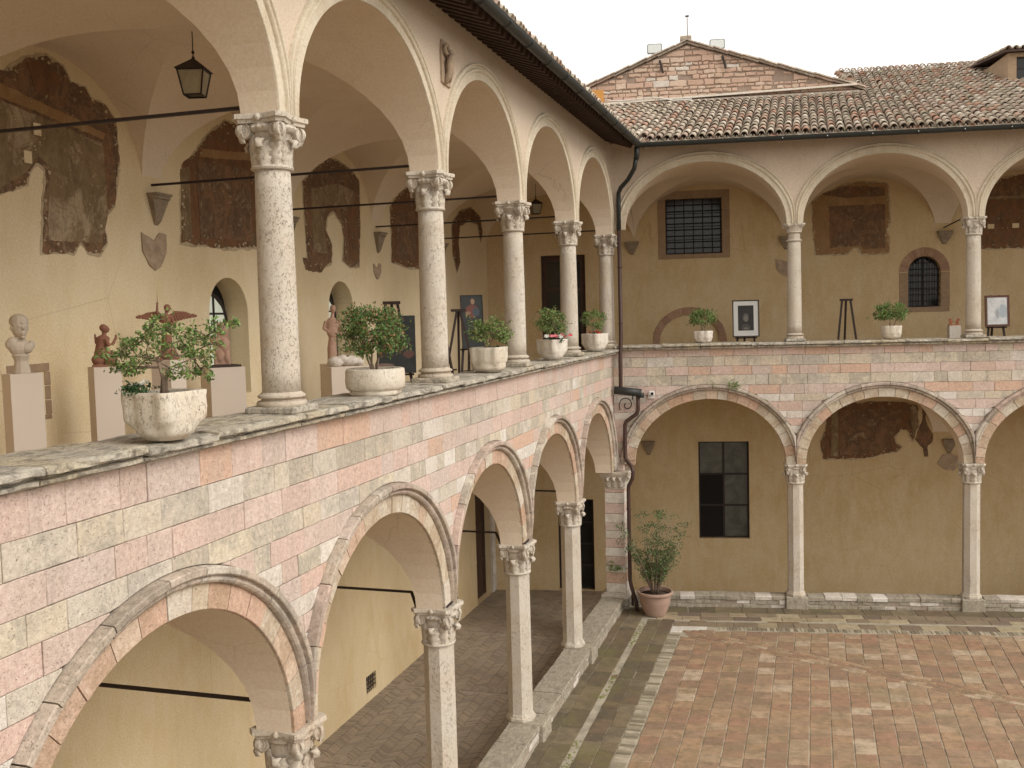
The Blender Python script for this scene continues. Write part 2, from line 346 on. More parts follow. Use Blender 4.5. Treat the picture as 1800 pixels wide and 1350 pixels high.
M['brickarch'] = m_multi('arch brick', [(.36,.22,.15),(.40,.26,.18),(.33,.20,.14)], (.24,.16,.10), .5, 8)
M['carve'] = m_flat('carved stone', (.46,.35,.25), .9, .8, 9)
M['corbel'] = m_flat('grey corbel stone', (.33,.265,.19), .9, .8, 10)
def m_leaf(name, cols):
    t = NT(name); r = t.rnd(); n = len(cols)
    col = t.ramp(r, [(i/n, c) for i, c in enumerate(cols)], 'CONSTANT')
    t.bs.inputs['Subsurface Weight'].default_value = 0
    return t.done(col, .5, None, spec=.35)
M['leaf'] = m_leaf('shrub leaf', [(.11,.19,.05),(.16,.26,.07),(.07,.13,.035),(.22,.31,.10),(.14,.22,.055),(.26,.24,.09)])
M['leaf_brown'] = m_leaf('drying shrub leaf', [(.08,.14,.035),(.11,.19,.05),(.28,.15,.07),(.08,.15,.04),(.12,.21,.06),(.12,.18,.05)])
M['leaf_dark'] = m_leaf('dark leaf', [(.025,.055,.02),(.04,.08,.03),(.05,.10,.035)])
M['leaf_grey'] = m_leaf('olive leaf', [(.09,.14,.045),(.07,.11,.035),(.12,.17,.06),(.10,.13,.06)])
M['fl_white'] = m_leaf('white petal', [(.75,.74,.70),(.68,.66,.62)])
M['fl_pink'] = m_leaf('pink petal', [(.62,.10,.13),(.72,.25,.27),(.55,.05,.07)])
M['fl_red'] = m_leaf('red petal', [(.45,.03,.03),(.5,.08,.05)])
def m_glass(name, col, rough=.08, spec=.5, var=.5):
    t = NT(name); c = t.mix(t.ramp(t.noise(1.6, 6, .7, dist=1.2), [(.4, 0.0), (.65, var)]), col, sc3(col, 2.4))
    return t.done(c, rough, t.noise(1.2, 3, .5), .08, .02, spec)
M['glass_dark'] = m_glass('dark window glass', (.014,.015,.014), .12, .35)
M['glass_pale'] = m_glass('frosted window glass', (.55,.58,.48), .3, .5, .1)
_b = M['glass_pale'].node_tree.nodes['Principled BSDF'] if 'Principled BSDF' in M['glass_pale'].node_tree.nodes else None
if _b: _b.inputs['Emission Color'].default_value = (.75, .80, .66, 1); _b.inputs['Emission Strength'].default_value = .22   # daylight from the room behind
M['glass_reflection'] = m_glass('window glass with painted reflection', (.050,.052,.042), .35, .5, .9)  # mottled grey green reflection painted into the pane colour
M['black'] = m_flat('dark interior', (.012,.011,.010), .9, .2, 5)
M['lantern_glass'] = m_glass('dusty lantern glass', (.26,.23,.16), .25, .5, .3)
M['fr_red'] = m_fresco('red fresco', [(.10,.06,.038),(.18,.095,.055),(.25,.145,.08),(.13,.08,.05),(.34,.235,.14),(.16,.10,.06)], .8, 3.2)
M['fr_grey'] = m_fresco('grey green fresco', [(.14,.095,.055),(.27,.205,.115),(.21,.145,.08),(.42,.33,.22),(.17,.12,.07)], .8, 1.7)
M['fr_ochre'] = m_fresco('ochre fresco', [(.36,.25,.12),(.30,.17,.08),(.42,.31,.17)], .5)
M['fr_dark'] = m_fresco('dark brown fresco', [(.10,.065,.038),(.17,.11,.06),(.21,.10,.05),(.14,.10,.06),(.27,.20,.12)], .9, 3.0)
M['fr_edge'] = m_plaster('broken plaster edge', (.50,.41,.27), (.36,.28,.18), (.58,.50,.37), 3)
# ------------------------------------------------------------------ pieces: the largest in view singly, the rest joined
R_ = random.Random(11)
def emit(parent, name, pieces, mats, fr, limit=300, stuff_name=None):
    """pieces: list of (MB, centre in frame coords, size)"""
    sc = []
    for i, (mb, c, size) in enumerate(pieces):
        P = fr.p(*c); q = topix(P)
        sc.append((size/q[2] if q and inview(P, 40) else 0, i))
    sc.sort(reverse=True)
    keep = {i for k, (s_, i) in enumerate(sc) if k < limit and s_ > 0}
    rest = MB()
    for i, (mb, c, size) in enumerate(pieces):
        if i in keep: mb.obj(name, mats, parent)
        else:
            n = len(rest.v); rest.v += mb.v; rest.f += [tuple(a+n for a in f) for f in mb.f]; rest.m += mb.m; rest.r += mb.r; rest.sm += mb.sm
    if rest.f: rest.obj(stuff_name or name + '_rows', mats, parent, kind='stuff')

def clean(poly, tol=.004):
    out = []
    for p in poly:
        if not out or abs(p[0]-out[-1][0]) + abs(p[1]-out[-1][1]) > tol: out.append(p)
    while len(out) > 1 and abs(out[0][0]-out[-1][0]) + abs(out[0][1]-out[-1][1]) <= tol: out.pop()
    return out
def area(poly): return .5*sum(poly[i][0]*poly[(i+1) % len(poly)][1] - poly[(i+1) % len(poly)][0]*poly[i][1] for i in range(len(poly)))
def inset(poly, e):
    n = len(poly); out = []
    for i in range(n):
        p0, p, p1 = Vector(poly[i-1]), Vector(poly[i]), Vector(poly[(i+1) % n])
        a = (p-p0); b = (p1-p)
        if a.length < 1e-6 or b.length < 1e-6: out.append(tuple(p)); continue
        a.normalize(); b.normalize()
        na = Vector((-a.y, a.x)); nb = Vector((-b.y, b.x)); k = na+nb
        if k.length < .2: k = na
        else: k = k/ k.dot(na) if abs(k.dot(na)) > .3 else k.normalized()
        if k.length > 2: k = k.normalized()*2
        out.append((p.x + k.x*e, p.y + k.y*e))
    return out
def rough(poly, step=.12, amp=.003, rr=R_):
    out = []
    n = len(poly)
    for i in range(n):
        a, b = poly[i], poly[(i+1) % n]; L = math.hypot(b[0]-a[0], b[1]-a[1]); k = min(3, max(1, int(L/step)))
        for j in range(k):
            t = j/k; out.append((a[0]+(b[0]-a[0])*t + rr.uniform(-amp, amp), a[1]+(b[1]-a[1])*t + rr.uniform(-amp, amp)))
    return out
def slab_uv(poly, v0, v1, e=.006, mi=0, rnd=0.0, tilt=(0, 0), mb=None):
    """stone with face at v=v0 and a worn bevelled edge, poly in (u,z) counter-clockwise seen from -v"""
    mb = mb or MB(); n = len(poly)
    cu = sum(p[0] for p in poly)/n; cz = sum(p[1] for p in poly)/n
    inn = inset(poly, e); f = lambda p, v: (p[0], v + (p[0]-cu)*tilt[0] + (p[1]-cz)*tilt[1], p[1])
    vs = [f(p, v0) for p in inn] + [f(p, v0+e) for p in poly] + [(p[0], v1, p[1]) for p in poly]
    F = [tuple(range(n))]
    for i in range(n):
        j = (i+1) % n
        F += [(i, i+n, j+n, j), (i+n, i+2*n, j+2*n, j+n)]
    return mb.add(vs, F, mi, rnd)
def slab_xy(poly, z1, z0, e=.006, mi=0, rnd=0.0, mb=None, tilt=(0,0)):
    """paving piece, top at z1, poly (x,y) counter-clockwise from above"""
    mb = mb or MB(); n = len(poly); inn = inset(poly, e)
    cu = sum(p[0] for p in poly)/n; cz = sum(p[1] for p in poly)/n
    g = lambda p, z: (p[0], p[1], z + (p[0]-cu)*tilt[0] + (p[1]-cz)*tilt[1])
    vs = [g(p, z1) for p in inn] + [g(p, z1-e) for p in poly] + [(p[0], p[1], z0) for p in poly]
    F = [tuple(range(n))]
    for i in range(n):
        j = (i+1) % n
        F += [(i, i+n, j+n, j), (i+n, i+2*n, j+2*n, j+n)]
    return mb.add(vs, F, mi, rnd)
def clip_half(poly, nx, ny, c):
    """keep nx*x+ny*y <= c"""
    out = []
    for i in range(len(poly)):
        a, b = poly[i], poly[(i+1) % len(poly)]; da = nx*a[0]+ny*a[1]-c; db = nx*b[0]+ny*b[1]-c
        if da <= 0: out.append(a)
        if (da < 0) != (db < 0) and abs(da-db) > 1e-9:
            t = da/(da-db); out.append((a[0]+(b[0]-a[0])*t, a[1]+(b[1]-a[1])*t))
    return clean(out, .002) if len(out) > 2 else []

# ------------------------------------------------------------------ arcade geometry
class Arch:
    def __init__(s, c0, c1, gap, zs, b):        # between column axes c0 and c1
        s.c0, s.c1 = c0, c1; s.uc = (c0+c1)/2; s.a = (c1-c0-gap)/2; s.zs = zs; s.b = b
    def pt(s, t, off=0.0):                       # t 0..pi from right springing to left
        x, z = s.a*cos(t), s.b*sin(t); nx, nz = cos(t)/s.a, sin(t)/s.b; L = math.hypot(nx, nz)
        u = s.uc + x + off*nx/L; return (min(max(u, s.c0+.003), s.c1-.003), s.zs + z + off*nz/L)
    def top(s, u, off=0.0):
        k = (u-s.uc)/(s.a+off)
        return s.zs + (s.b+off)*sqrt(1-k*k) if abs(k) < 1 else -99
LC_COLS = [-7.7, -4.15, -.6, 2.93, 6.457, 10.05, 13.42, 16.92, 20.43]
RC_COLS = [0.02, 3.84, 7.43, 11.02, 14.61]
ZCL, ZUL, ZLL = 5.675, 8.12, 3.0
ZCR, ZUR, ZLR = 5.745, 8.215, 3.13
ZEND = 9.93
def arches(cols, gap, zs, b): return [Arch(cols[i], cols[i+1], gap, zs, b) for i in range(len(cols)-1)]
LAL = arches(LC_COLS[1:], .41, ZLL, 1.44); LAR = arches(RC_COLS, .41, ZLR, 1.42)
UAL = arches(LC_COLS[1:], .33, ZUL, 1.37); UAR = arches(RC_COLS, .33, ZUR, 1.36)
# the first bays of the right wing and the last of the left die into the corner pier
LAR[0].a = 1.60; LAR[0].uc = 2.04; LAL[-1].a = 1.50; LAL[-1].uc = 18.62
UAR[0].a = 1.68; UAR[0].uc = 1.99; 

def wall_under_arches(ars, v0, v1, ztop, z0fun, off, mats, name, parent, N=24, soffit=True):
    """plate with arched openings; front at v0, back at v1; material 0 front, 1 back, 2 soffit"""
    mb = MB(); bot = []
    for A in ars:
        lo = A.c0; us = [A.uc - (A.a+off)*cos(pi*k/N) for k in range(N+1)]
        bot.append((A.c0, A.zs)); 
        for k, u in enumerate(us):
            bot.append((min(max(u, A.c0), A.c1), A.zs if k in (0, N) else A.top(u, off)))
    bot.append((ars[-1].c1, ars[-1].zs))
    b2 = clean(bot, 1e-4)
    for (u0, z0), (u1, z1) in zip(b2, b2[1:]):
        if u1-u0 > 1e-4:
            mb.add([(u0, v0, z0), (u1, v0, z1), (u1, v0, ztop), (u0, v0, ztop)], [(0, 1, 2, 3)], 0)
            mb.add([(u0, v1, z0), (u1, v1, z1), (u1, v1, ztop), (u0, v1, ztop)], [(3, 2, 1, 0)], 1)
        if soffit: mb.add([(u0, v0, z0), (u1, v0, z1), (u1, v1, z1), (u0, v1, z0)], [(3, 2, 1, 0)], 2)
    a, b = b2[0][0], b2[-1][0]
    mb.add([(a, v0, ztop), (b, v0, ztop), (b, v1, ztop), (a, v1, ztop)], [(0, 1, 2, 3)], 1)
    mb.add([(a, v0, ars[0].zs), (a, v1, ars[0].zs), (a, v1, ztop), (a, v0, ztop)], [(0, 1, 2, 3)], 0)
    mb.add([(b, v0, ars[-1].zs), (b, v1, ars[-1].zs), (b, v1, ztop), (b, v0, ztop)], [(3, 2, 1, 0)], 0)
    return mb.obj(name, mats, parent)

def sweep(A, prof, t0, t1, n, mi=0, rnd=0.0, mb=None, caps=True, pivot=0.0):
    """profile list of (offset, v) swept along the arch from t0 to t1"""
    mb = mb or MB(); m = len(prof); vs = []
    for k in range(n+1):
        t = t0 + (t1-t0)*k/n
        nx, nz = cos(t)/A.a, sin(t)/A.b; nn = nx/math.hypot(nx, nz); mo = max(o for o, _ in prof); q = 1.0
        if abs(nn) > 1e-4:
            av = ((A.c1-.003 if nn > 0 else A.c0+.003) - A.uc - A.a*cos(t))/nn
            if mo > av: q = max((av-pivot)/(mo-pivot), .02)      # the moulding thins out where it meets its neighbour
        for off, v in prof:
            u, z = A.pt(t, pivot+(off-pivot)*q if off > pivot else off); vs.append((u, v*1.0 if q > .3 or v > -.03 else -.03+(v+.03)*(.4+.6*q/.3), z))
    F = [(k*m+j, (k+1)*m+j, (k+1)*m+j+1, k*m+j+1) for k in range(n) for j in range(m-1)]
    if caps: F += [tuple(range(m)), tuple(n*m+j for j in range(m))[::-1]]
    return mb.add(vs, F, mi, rnd)

def stone_arch(fr, A, label, group, vf=0.0, seed=0, detail=True):
    rr = random.Random(seed)
    th = thing('stone_arch', label, 'arch', fr, (A.uc, vf, A.zs), group=group)
    off0 = (A.uc, vf, A.zs)
    def loc(mb):
        mb.v = [(x-off0[0], y-off0[1], z-off0[2]) for x, y, z in mb.v]; return mb
    t = 0.0; i = 0
    L = 19
    cuts = [0]; 
    while cuts[-1] < pi: cuts.append(cuts[-1] + pi/L*rr.uniform(.72, 1.3))
    cuts[-1] = pi
    if cuts[-1]-cuts[-2] < .05: cuts.pop(-2)
    for k in range(len(cuts)-1):
        g = .0028; a, b = cuts[k]+g, cuts[k+1]-g; d = rr.uniform(-.004, .006); e = .005
        prof = [(.0, vf+.055), (.0, vf+d+e), (e, vf+d), (.187-e, vf+d), (.19, vf+d+e), (.19, vf+.05)]
        loc(sweep(A, prof, a, b, 3, 0, rr.random())).obj('voussoir', [M['vous'], M['plaster_trim']], th)
    cuts = [0.015]
    while cuts[-1] < pi-.02: cuts.append(cuts[-1] + pi/13*rr.uniform(.7, 1.35))
    cuts[-1] = pi-.015
    for k in range(len(cuts)-1):
        g = .003; a, b = cuts[k]+g, cuts[k+1]-g; d = rr.uniform(-.004, .005)
        prof = [(.19, vf+.02), (.19, vf-.02+d), (.198, vf-.042+d), (.214, vf-.056+d), (.232, vf-.056+d), (.245, vf-.044+d), (.25, vf-.05+d), (.254, vf-.088+d), (.262, vf-.094+d), (.30, vf-.094+d), (.31, vf-.085+d), (.315, vf-.01), (.315, vf+.02)]
        loc(sweep(A, prof, a, b, 3, 0, rr.random(), pivot=.19)).obj('hood_moulding', M['hood'], th)
    return th

def block_courses(fr, ars, rows, umin, umax, th, vf, seed, mean=.40, off=.317, limit=300):
    """coursed stones above the lower arches; rows = [(z0,z1,kind)] from the top down"""
    rr = random.Random(seed); pcs = []
    KM = {'p': 0, 'b': 1, 'w': 2}
    def low(u): return max([A.top(u, off) for A in ars] + [-99])
    for (z1, z0, kind) in rows:
        u = umin + rr.uniform(-.3, 0); prev = None
        while u < umax:
            w = mean*rr.choice((.62, .8, 1, 1.1, 1.25, 1.5))*rr.uniform(.9, 1.1); u1 = u+w
            a, b = max(u, umin)+.0022, min(u1, umax)-.0022; g = .0022; u = u1
            if b-a < .05: continue
            N = 6; xs = [a+(b-a)*k/N for k in range(N+1)]
            lows = [max(z0+g, low(x)+.004) for x in xs]; zt = z1-g
            if min(lows) >= zt-.012: continue
            if max(lows) <= z0+g+1e-6: poly = rough([(a, z0+g), (b, z0+g), (b, zt), (a, zt)], .14, .0022, rr)
            else:
                pts = []
                for k in range(N):
                    # crossings with the top line
                    (xa, la), (xb, lb) = (xs[k], lows[k]), (xs[k+1], lows[k+1])
                    if la < zt: pts.append((xa, la))
                    if (la < zt) != (lb < zt):
                        t = (zt-la)/(lb-la); pts.append((xa+(xb-xa)*t, zt-.0005))
                if lows[-1] < zt: pts.append((xs[-1], lows[-1]))
                # split into runs below the top line
                runs = []; cur = []
                for p in pts:
                    cur.append(p)
                    if p[1] >= zt-.001 and len(cur) > 1: runs.append(cur); cur = []
                if cur: runs.append(cur)
                for run in runs[:-1] if len(runs) > 1 else []:
                    if len(run) >= 3 or len(run) == 2:
                        poly = clean([*run, (run[0][0], zt)] if run[0][1] < zt-.01 else run)
                        if len(poly) >= 3 and area(poly) > .0015: pcs.append(mk(poly, kind, rr, vf, KM))
                run = runs[-1]
                poly = clean(run + ([(run[-1][0], zt)] if run[-1][1] < zt-.01 else []) + ([(run[0][0], zt)] if run[0][1] < zt-.01 else []))
                if len(poly) < 3 or area(poly) < .0015: continue
            pcs.append(mk(poly, kind, rr, vf, KM))
    emit(th, 'stone_block', pcs, [M['pink'], M['buff'], M['white']], fr, limit, 'stone_block_rows')
def mk(poly, kind, rr, vf, KM):
    k = kind; q = rr.random()
    if kind == 'p' and q < .05: k = 'b'
    if kind == 'b' and q < .07: k = 'w'
    if kind == 'w' and q < .14: k = 'b'
    if kind == 'w' and q > .86: k = 'p'
    d = rr.uniform(-.0035, .0035)
    mb = slab_uv(poly, vf+d, vf+.04, .004, KM[k], rr.random(), (rr.uniform(-.006, .006), rr.uniform(-.01, .01)))
    cu = sum(p[0] for p in poly)/len(poly); cz = sum(p[1] for p in poly)/len(poly)
    return (mb, (cu, vf, cz), sqrt(max(area(poly), 1e-4)))

ROWS_R = []; zz = [5.63,5.467,5.254,5.065,4.844,4.643,4.482,4.28,4.119,3.965,3.785,3.62,3.46,3.30,3.14]
for i in range(len(zz)-1): ROWS_R.append((zz[i], zz[i+1], 'pbpbpwpwpwpwpw'[i]))
ROWS_L = []; zz = [5.545,5.285,5.07,4.858,4.672,4.471,4.289,4.11,3.94,3.77,3.60,3.44,3.28,3.13,3.0]
for i in range(len(zz)-1): ROWS_L.append((zz[i], zz[i+1], 'pbpbpwpwpwpwpw'[i]))

def coping(fr, th, umin, umax, ztop, seed, vf=0.0):
    rr = random.Random(seed); u = umin; pcs = []
    while u < umax:
        w = rr.uniform(.7, 1.35); u1 = min(u+w, umax); 
        if umax-u1 < .3: u1 = umax
        a, b = u+.005, u1-.005; dz = rr.uniform(-.014, .010); dv = rr.uniform(-.02, .014)
        N = max(2, int((b-a)/.10)); prof0 = [(.50, ztop-.10), (.50, ztop), (.32, ztop+.001), (.12, ztop), (-.08, ztop-.002), (-.128, ztop-.006), (-.148, ztop-.016), (-.152, ztop-.046), (-.142, ztop-.056), (-.078, ztop-.060), (-.072, ztop-.072), (-.105, ztop-.080), (-.104, ztop-.102), (-.066, ztop-.118), (-.035, ztop-.124), (-.03, ztop-.129), (.01, ztop-.13)]
        vs = []; m = len(prof0)
        for k in range(N+1):
            x = a+(b-a)*k/N
            for j, (v, z) in enumerate(prof0):
                amp = .006 if 1 <= j <= 12 else 0
                nv = rr.uniform(-amp, amp)*(1.5 if 4 <= j <= 9 else .6); nz = rr.uniform(-amp, amp)*(.8)
                vs.append((x + (rr.uniform(-.002, .002) if 0 < k < N else 0), vf+v+dv*(j > 1)+nv, z+dz*(1 <= j <= 8)+nz))
        F = [(k*m+j, (k+1)*m+j, (k+1)*m+j+1, k*m+j+1) for k in range(N) for j in range(m-1)]
        F += [tuple(range(m)), tuple(N*m+j for j in range(m))[::-1]]
        mb = MB().add(vs, F, 0, rr.random()); pcs.append((mb, ((a+b)/2, -.1, ztop), b-a)); u = u1
    emit(th, 'coping_stone', pcs, M['lichen'], fr, 300)

def low_wall(fr, label, umin, umax, ztop, z0, vin, vout, cols, seed, small=False, mat='bench', group=None):
    """seat-high wall between the lower columns"""
    rr = random.Random(seed)
    th = thing('low_wall', label, 'wall', fr, group=group)
    core = MB().box(umin, umax, vout+.03, vin-.02, z0, ztop-.06); core.obj('wall_core', M['mortar'], th)
    pcs = []
    def stone(u0, u1, za, zb, va, vb, mi, e=.012, amp=.004):
        poly = rough([(u0+.004, za+.003), (u1-.004, za+.003), (u1-.004, zb-.003), (u0+.004, zb-.003)], .22, amp, rr)
        return (slab_uv(poly, va, vb, e, mi, rr.random(), (rr.uniform(-.01, .01), rr.uniform(-.02, .02))), ((u0+u1)/2, va, (za+zb)/2), sqrt((u1-u0)*(zb-za)))
    free = []
    u = umin
    for c in cols:
        if c-.24 > u: free.append((u, c-.24))
        u = c+.24
    free.append((u, umax))
    for f0, f1 in free:
        u = f0
        while u < f1-.02:
            w = (rr.uniform(.30, .36) if small else rr.uniform(.7, 1.5)); u1 = min(u+w, f1)
            if f1-u1 < .15: u1 = f1
            # cap: full depth slab
            mb = MB(); dz = rr.uniform(-.01, .006); dv = rr.uniform(-.012, .012); e = .012
            vs = []; N = max(1, int((u1-u)/.25))
            prof = [(vin, ztop-.09), (vin, ztop-.012), (vin-.012, ztop), ((vin+vout)/2, ztop+.002), (vout+.012, ztop-.002), (vout, ztop-.014), (vout+.004, ztop-.085), (vout+.03, ztop-.09)]
            for k in range(N+1):
                x = u+.004 + (u1-u-.008)*k/N
                for (v, z) in prof: vs.append((x, v + dv*(v < vin-.1) + rr.uniform(-.005, .005), z+dz+rr.uniform(-.005, .005)))
            m = len(prof); F = [(k*m+j, (k+1)*m+j, (k+1)*m+j+1, k*m+j+1) for k in range(N) for j in range(m-1)] + [tuple(range(m)), tuple(N*m+j for j in range(m))[::-1]]
            mi = 0
            if small: mi = 1 if rr.random() < .5 else 0
            pcs.append((mb.add(vs, F, mi, rr.random()), ((u+u1)/2, vout, ztop), sqrt((u1-u)*.35))); u = u1
        u = f0
        za = z0-.02
        nrow = 2
        zrows = [ztop-.095, ztop-.095-(ztop-.095-za)*.5, za]
        for r_ in range(nrow):
            u = f0
            while u < f1-.02:
                u1 = min(u+rr.uniform(.16, .4), f1)
                if f1-u1 < .1: u1 = f1
                pcs.append(stone(u, u1, zrows[r_+1]+rr.uniform(-.01, .01), zrows[r_]+rr.uniform(-.008, .004), vout+.02+rr.uniform(-.012, .012), vout+.1, 0 if rr.random() < .8 else 1)); u = u1
    for c in cols:
        mb = MB().box(c-.232, c+.232, vout-.055, vin+.03, z0-.05, ztop-.004, 0, rr.random(), .018)
        pcs.append((mb, (c, vout, ztop), .5))
    emit(th, 'wall_stone', pcs, [M[mat], M['white']], fr, 300)
    return th

# ------------------------------------------------------------------ vaults
def vault(fr, parent, quad, zs, b, mat, N=24, name='vault_bay'):
    """groin vault over quad P00,P10,P11,P01 (frame coords); edges P00-P10 and P01-P11 are the walls (s runs along them)"""
    P00, P10, P11, P01 = [Vector(q) for q in quad]; mb = MB()
    def pt(s, t):
        p = P00*(1-s)*(1-t)+P10*s*(1-t)+P11*s*t+P01*(1-s)*t
        k = max(abs(2*s-1), 0); h = max(1-min(abs(2*s-1), 1)**2, 1-min(abs(2*t-1), 1)**2)
        return (p.x, p.y, zs + b*sqrt(max(h, 0)))
    def cell(fn):
        vs = []; F = []
        for i in range(N+1):
            for j in range(N+1): vs.append(fn(i, j))
        for i in range(N):
            for j in range(N): F.append((i*(N+1)+j, i*(N+1)+j+1, (i+1)*(N+1)+j+1, (i+1)*(N+1)+j))
        mb.add(vs, F, 0, 0, True)
    cs = [.5-.5*cos(pi*i/N) for i in range(N+1)]
    def lim(x): return min(x, 1-x)
    cell(lambda i, j: pt(cs[i], lim(cs[i])*j/N))
    cell(lambda i, j: pt(cs[i], 1-lim(cs[i])*j/N))
    cell(lambda i, j: pt(lim(cs[i])*j/N, cs[i]))
    cell(lambda i, j: pt(1-lim(cs[i])*j/N, cs[i]))
    o = mb.obj(name, mat, parent); return o
def strip_band(fr, parent, Q, zs, b, mat, N=24, name='transverse_band'):
    """thin band between two bays, Q: a0,a1 (front), b0,b1 (back)"""
    a0, a1, b0, b1 = [Vector(q) for q in Q]; vs = []
    for k in range(N+1):
        t = .5-.5*cos(pi*k/N); h = zs + b*sqrt(max(0, 1-(2*t-1)**2))
        for p, q in ((a0, b0), (a1, b1)):
            w = p*(1-t)+q*t; vs.append((w.x, w.y, h))
    F = [(2*k, 2*k+1, 2*k+3, 2*k+2) for k in range(N)]
    return MB().add(vs, F, 0, 0, True).obj(name, mat, parent)

# ------------------------------------------------------------------ wall with openings
def pierced_wall(u0, u1, z0, z1, v, holes, thick=.5, N=16):
    """wall face at v looking to -v. holes: dict(u0,u1,z0,z1[,arch rise],d)"""
    mb = MB(); xs = {u0, u1}
    for h in holes:
        n = N if h.get('rise') else 1
        for k in range(n+1): xs.add(h['u0'] + (h['u1']-h['u0'])*(.5-.5*cos(pi*k/n)) if n > 1 else (h['u0'], h['u1'])[k])
    xs = sorted(xs)
    def top(h, u):
        r = h.get('rise')
        if not r: return h['z1']
        c = (h['u0']+h['u1'])/2; a = (h['u1']-h['u0'])/2; return h['z1']-r + r*sqrt(max(0, 1-((u-c)/a)**2))
    for a, b in zip(xs, xs[1:]):
        if b-a < 1e-5: continue
        hs = sorted([h for h in holes if h['u0'] <= a+1e-6 and h['u1'] >= b-1e-6], key=lambda h: h['z0'])
        lo = (z0, z0)
        for h in hs:
            mb.add([(a, v, lo[0]), (b, v, lo[1]), (b, v, h['z0']), (a, v, h['z0'])], [(0, 1, 2, 3)])
            lo = (top(h, a), top(h, b))
            d = h.get('d', .4)
            mb.add([(a, v, lo[0]), (b, v, lo[1]), (b, v+d, lo[1]), (a, v+d, lo[0])], [(3, 2, 1, 0)], 1)
            mb.add([(a, v, h['z0']), (b, v, h['z0']), (b, v+d, h['z0']), (a, v+d, h['z0'])], [(0, 1, 2, 3)], 1)
            mb.add([(a, v+d, h['z0']), (b, v+d, h['z0']), (b, v+d, lo[1]), (a, v+d, lo[0])], [(0, 1, 2, 3)], 0 if h.get('blind') else 2)
        mb.add([(a, v, lo[0]), (b, v, lo[1]), (b, v, z1), (a, v, z1)], [(0, 1, 2, 3)])
    for h in holes:
        d = h.get('d', .4); zt = h['z1']-(h.get('rise') or 0)
        for u, s in ((h['u0'], 1), (h['u1'], -1)):
            f = [(u, v, h['z0']), (u, v+d, h['z0']), (u, v+d, zt), (u, v, zt)]
            mb.add(f, [(0, 1, 2, 3) if s > 0 else (3, 2, 1, 0)], 1)
    T = v+thick+.2
    mb.add([(u0, T, z0), (u1, T, z0), (u1, T, z1), (u0, T, z1)], [(3, 2, 1, 0)], 0)
    for u in (u0, u1): mb.add([(u, v, z0), (u, T, z0), (u, T, z1), (u, v, z1)], [(0, 1, 2, 3)], 0)
    mb.add([(u0, v, z1), (u1, v, z1), (u1, T, z1), (u0, T, z1)], [(0, 1, 2, 3)], 0)
    return mb
def ragged(poly, step=.07, amp=.022, rr=None):
    rr = rr or random.Random(5); out = []; n = len(poly)
    for i in range(n):
        a, b = Vector(poly[i]), Vector(poly[(i+1) % n]); d = b-a; L = d.length; k = max(1, int(L/step)); nn = Vector((-d.y, d.x))/max(L, 1e-6)
        w = 0
        for j in range(k):
            w = w*.5 + rr.uniform(-amp, amp); p = a+d*(j/k) + nn*w*(1 if j else .4); out.append((p.x, p.y))
    return out
def patch(parent, name, mat, poly, v, proud=.006, seed=1, step=.07, amp=.022, label=None):
    """thin irregular layer of painted plaster still on the wall"""
    p = ragged(poly, step*.6, amp*.75, random.Random(seed))
    if area(p) < 0: p = p[::-1]
    from mathutils.geometry import tessellate_polygon
    n = len(p); vs = [(u, v-proud, z) for u, z in p] + [(u, v+.002, z) for u, z in p]
    tri = tessellate_polygon([[Vector((u, z, 0)) for u, z in p]])
    F = []
    for t in tri:
        a = area([p[i] for i in t]); F.append(tuple(t) if a > 0 else tuple(t)[::-1])
    F += [(i, i+n, (i+1) % n+n, (i+1) % n) for i in range(n)]
    return MB().add(vs, F).obj(name, mat, parent, label=label)
# ================================================================== SETTING: ground and courtyard paving
g = MB().add([(-300, -300, -.98), (300, -300, -.98), (300, 300, -.98), (-300, 300, -.98)], [(0, 1, 2, 3)]).obj('ground', M['groundm'], kind='structure')
TK = tan(SK)
court = thing('courtyard_paving', None, None, kind='structure')
# base sheet under all pieces (mortar shows in the joints)
def fy(x, v): return Y1 + x*TK + v/cos(SK)        # y of the line at distance v in front of the right facade
MB().add([(.2, -8, -.012), (16, -8, -.012), (16, fy(16, .3), -.012), (.2, fy(.2, .3), -.012)], [(0, 1, 2, 3)]).obj('joint_bed', M['terra_joint'], court)
rr = random.Random(21)
# red tile field, parallel to both wings
FX0, FV = 1.60, -1.56
diag_n = Vector((.40, .917)).normalized(); P0 = Vector((3.13, 18.27)); dc = diag_n.dot(P0)
pcs = []
x = FX0; cw = .312; ci = 0
while x < 15:
    off = rr.uniform(-.12, .12); y = fy(x, FV)
    w = cw*rr.uniform(.96, 1.04); first = True
    k = 0; yy = 0.0 - (rr.uniform(0, .1))
    while y + yy > -4:
        h = .295*rr.uniform(.9, 1.1)
        ya, yb = yy-h, min(yy, 0)
        gq = rr.choice((.002, .004, .006)); gh = rr.choice((.003, .006, .008)); xa, xb = x+gh, x+w-gh
        poly = [(xa, fy(xa, FV)+ya+gq), (xb, fy(xb, FV)+ya+gq), (xb, fy(xb, FV)+yb-gq), (xa, fy(xa, FV)+yb-gq)]
        cx_, cy_ = (xa+xb)/2, fy(xa, FV)+(ya+yb)/2
        yy = ya
        parts = []
        if xa > 2.2 or True:
            lo = clip_half(poly, diag_n.x, diag_n.y, dc-.24); hi = clip_half(poly, -diag_n.x, -diag_n.y, -(dc+.24))
            parts = [q for q in (lo, hi) if len(q) >= 3 and area(q) > .002]
        for q in parts:
            q = [(a+rr.uniform(-.003, .003), b+rr.uniform(-.003, .003)) for a, b in q]
            pcs.append((slab_xy(q, rr.uniform(-.004, .004), -.03, .008, 0, rr.random(), tilt=(rr.uniform(-.012, .012), rr.uniform(-.012, .012))), (cx_, cy_, 0), .3))
    x += w
emit(court, 'tile', pcs, M['terra'], FW, 300, 'tile_rows')
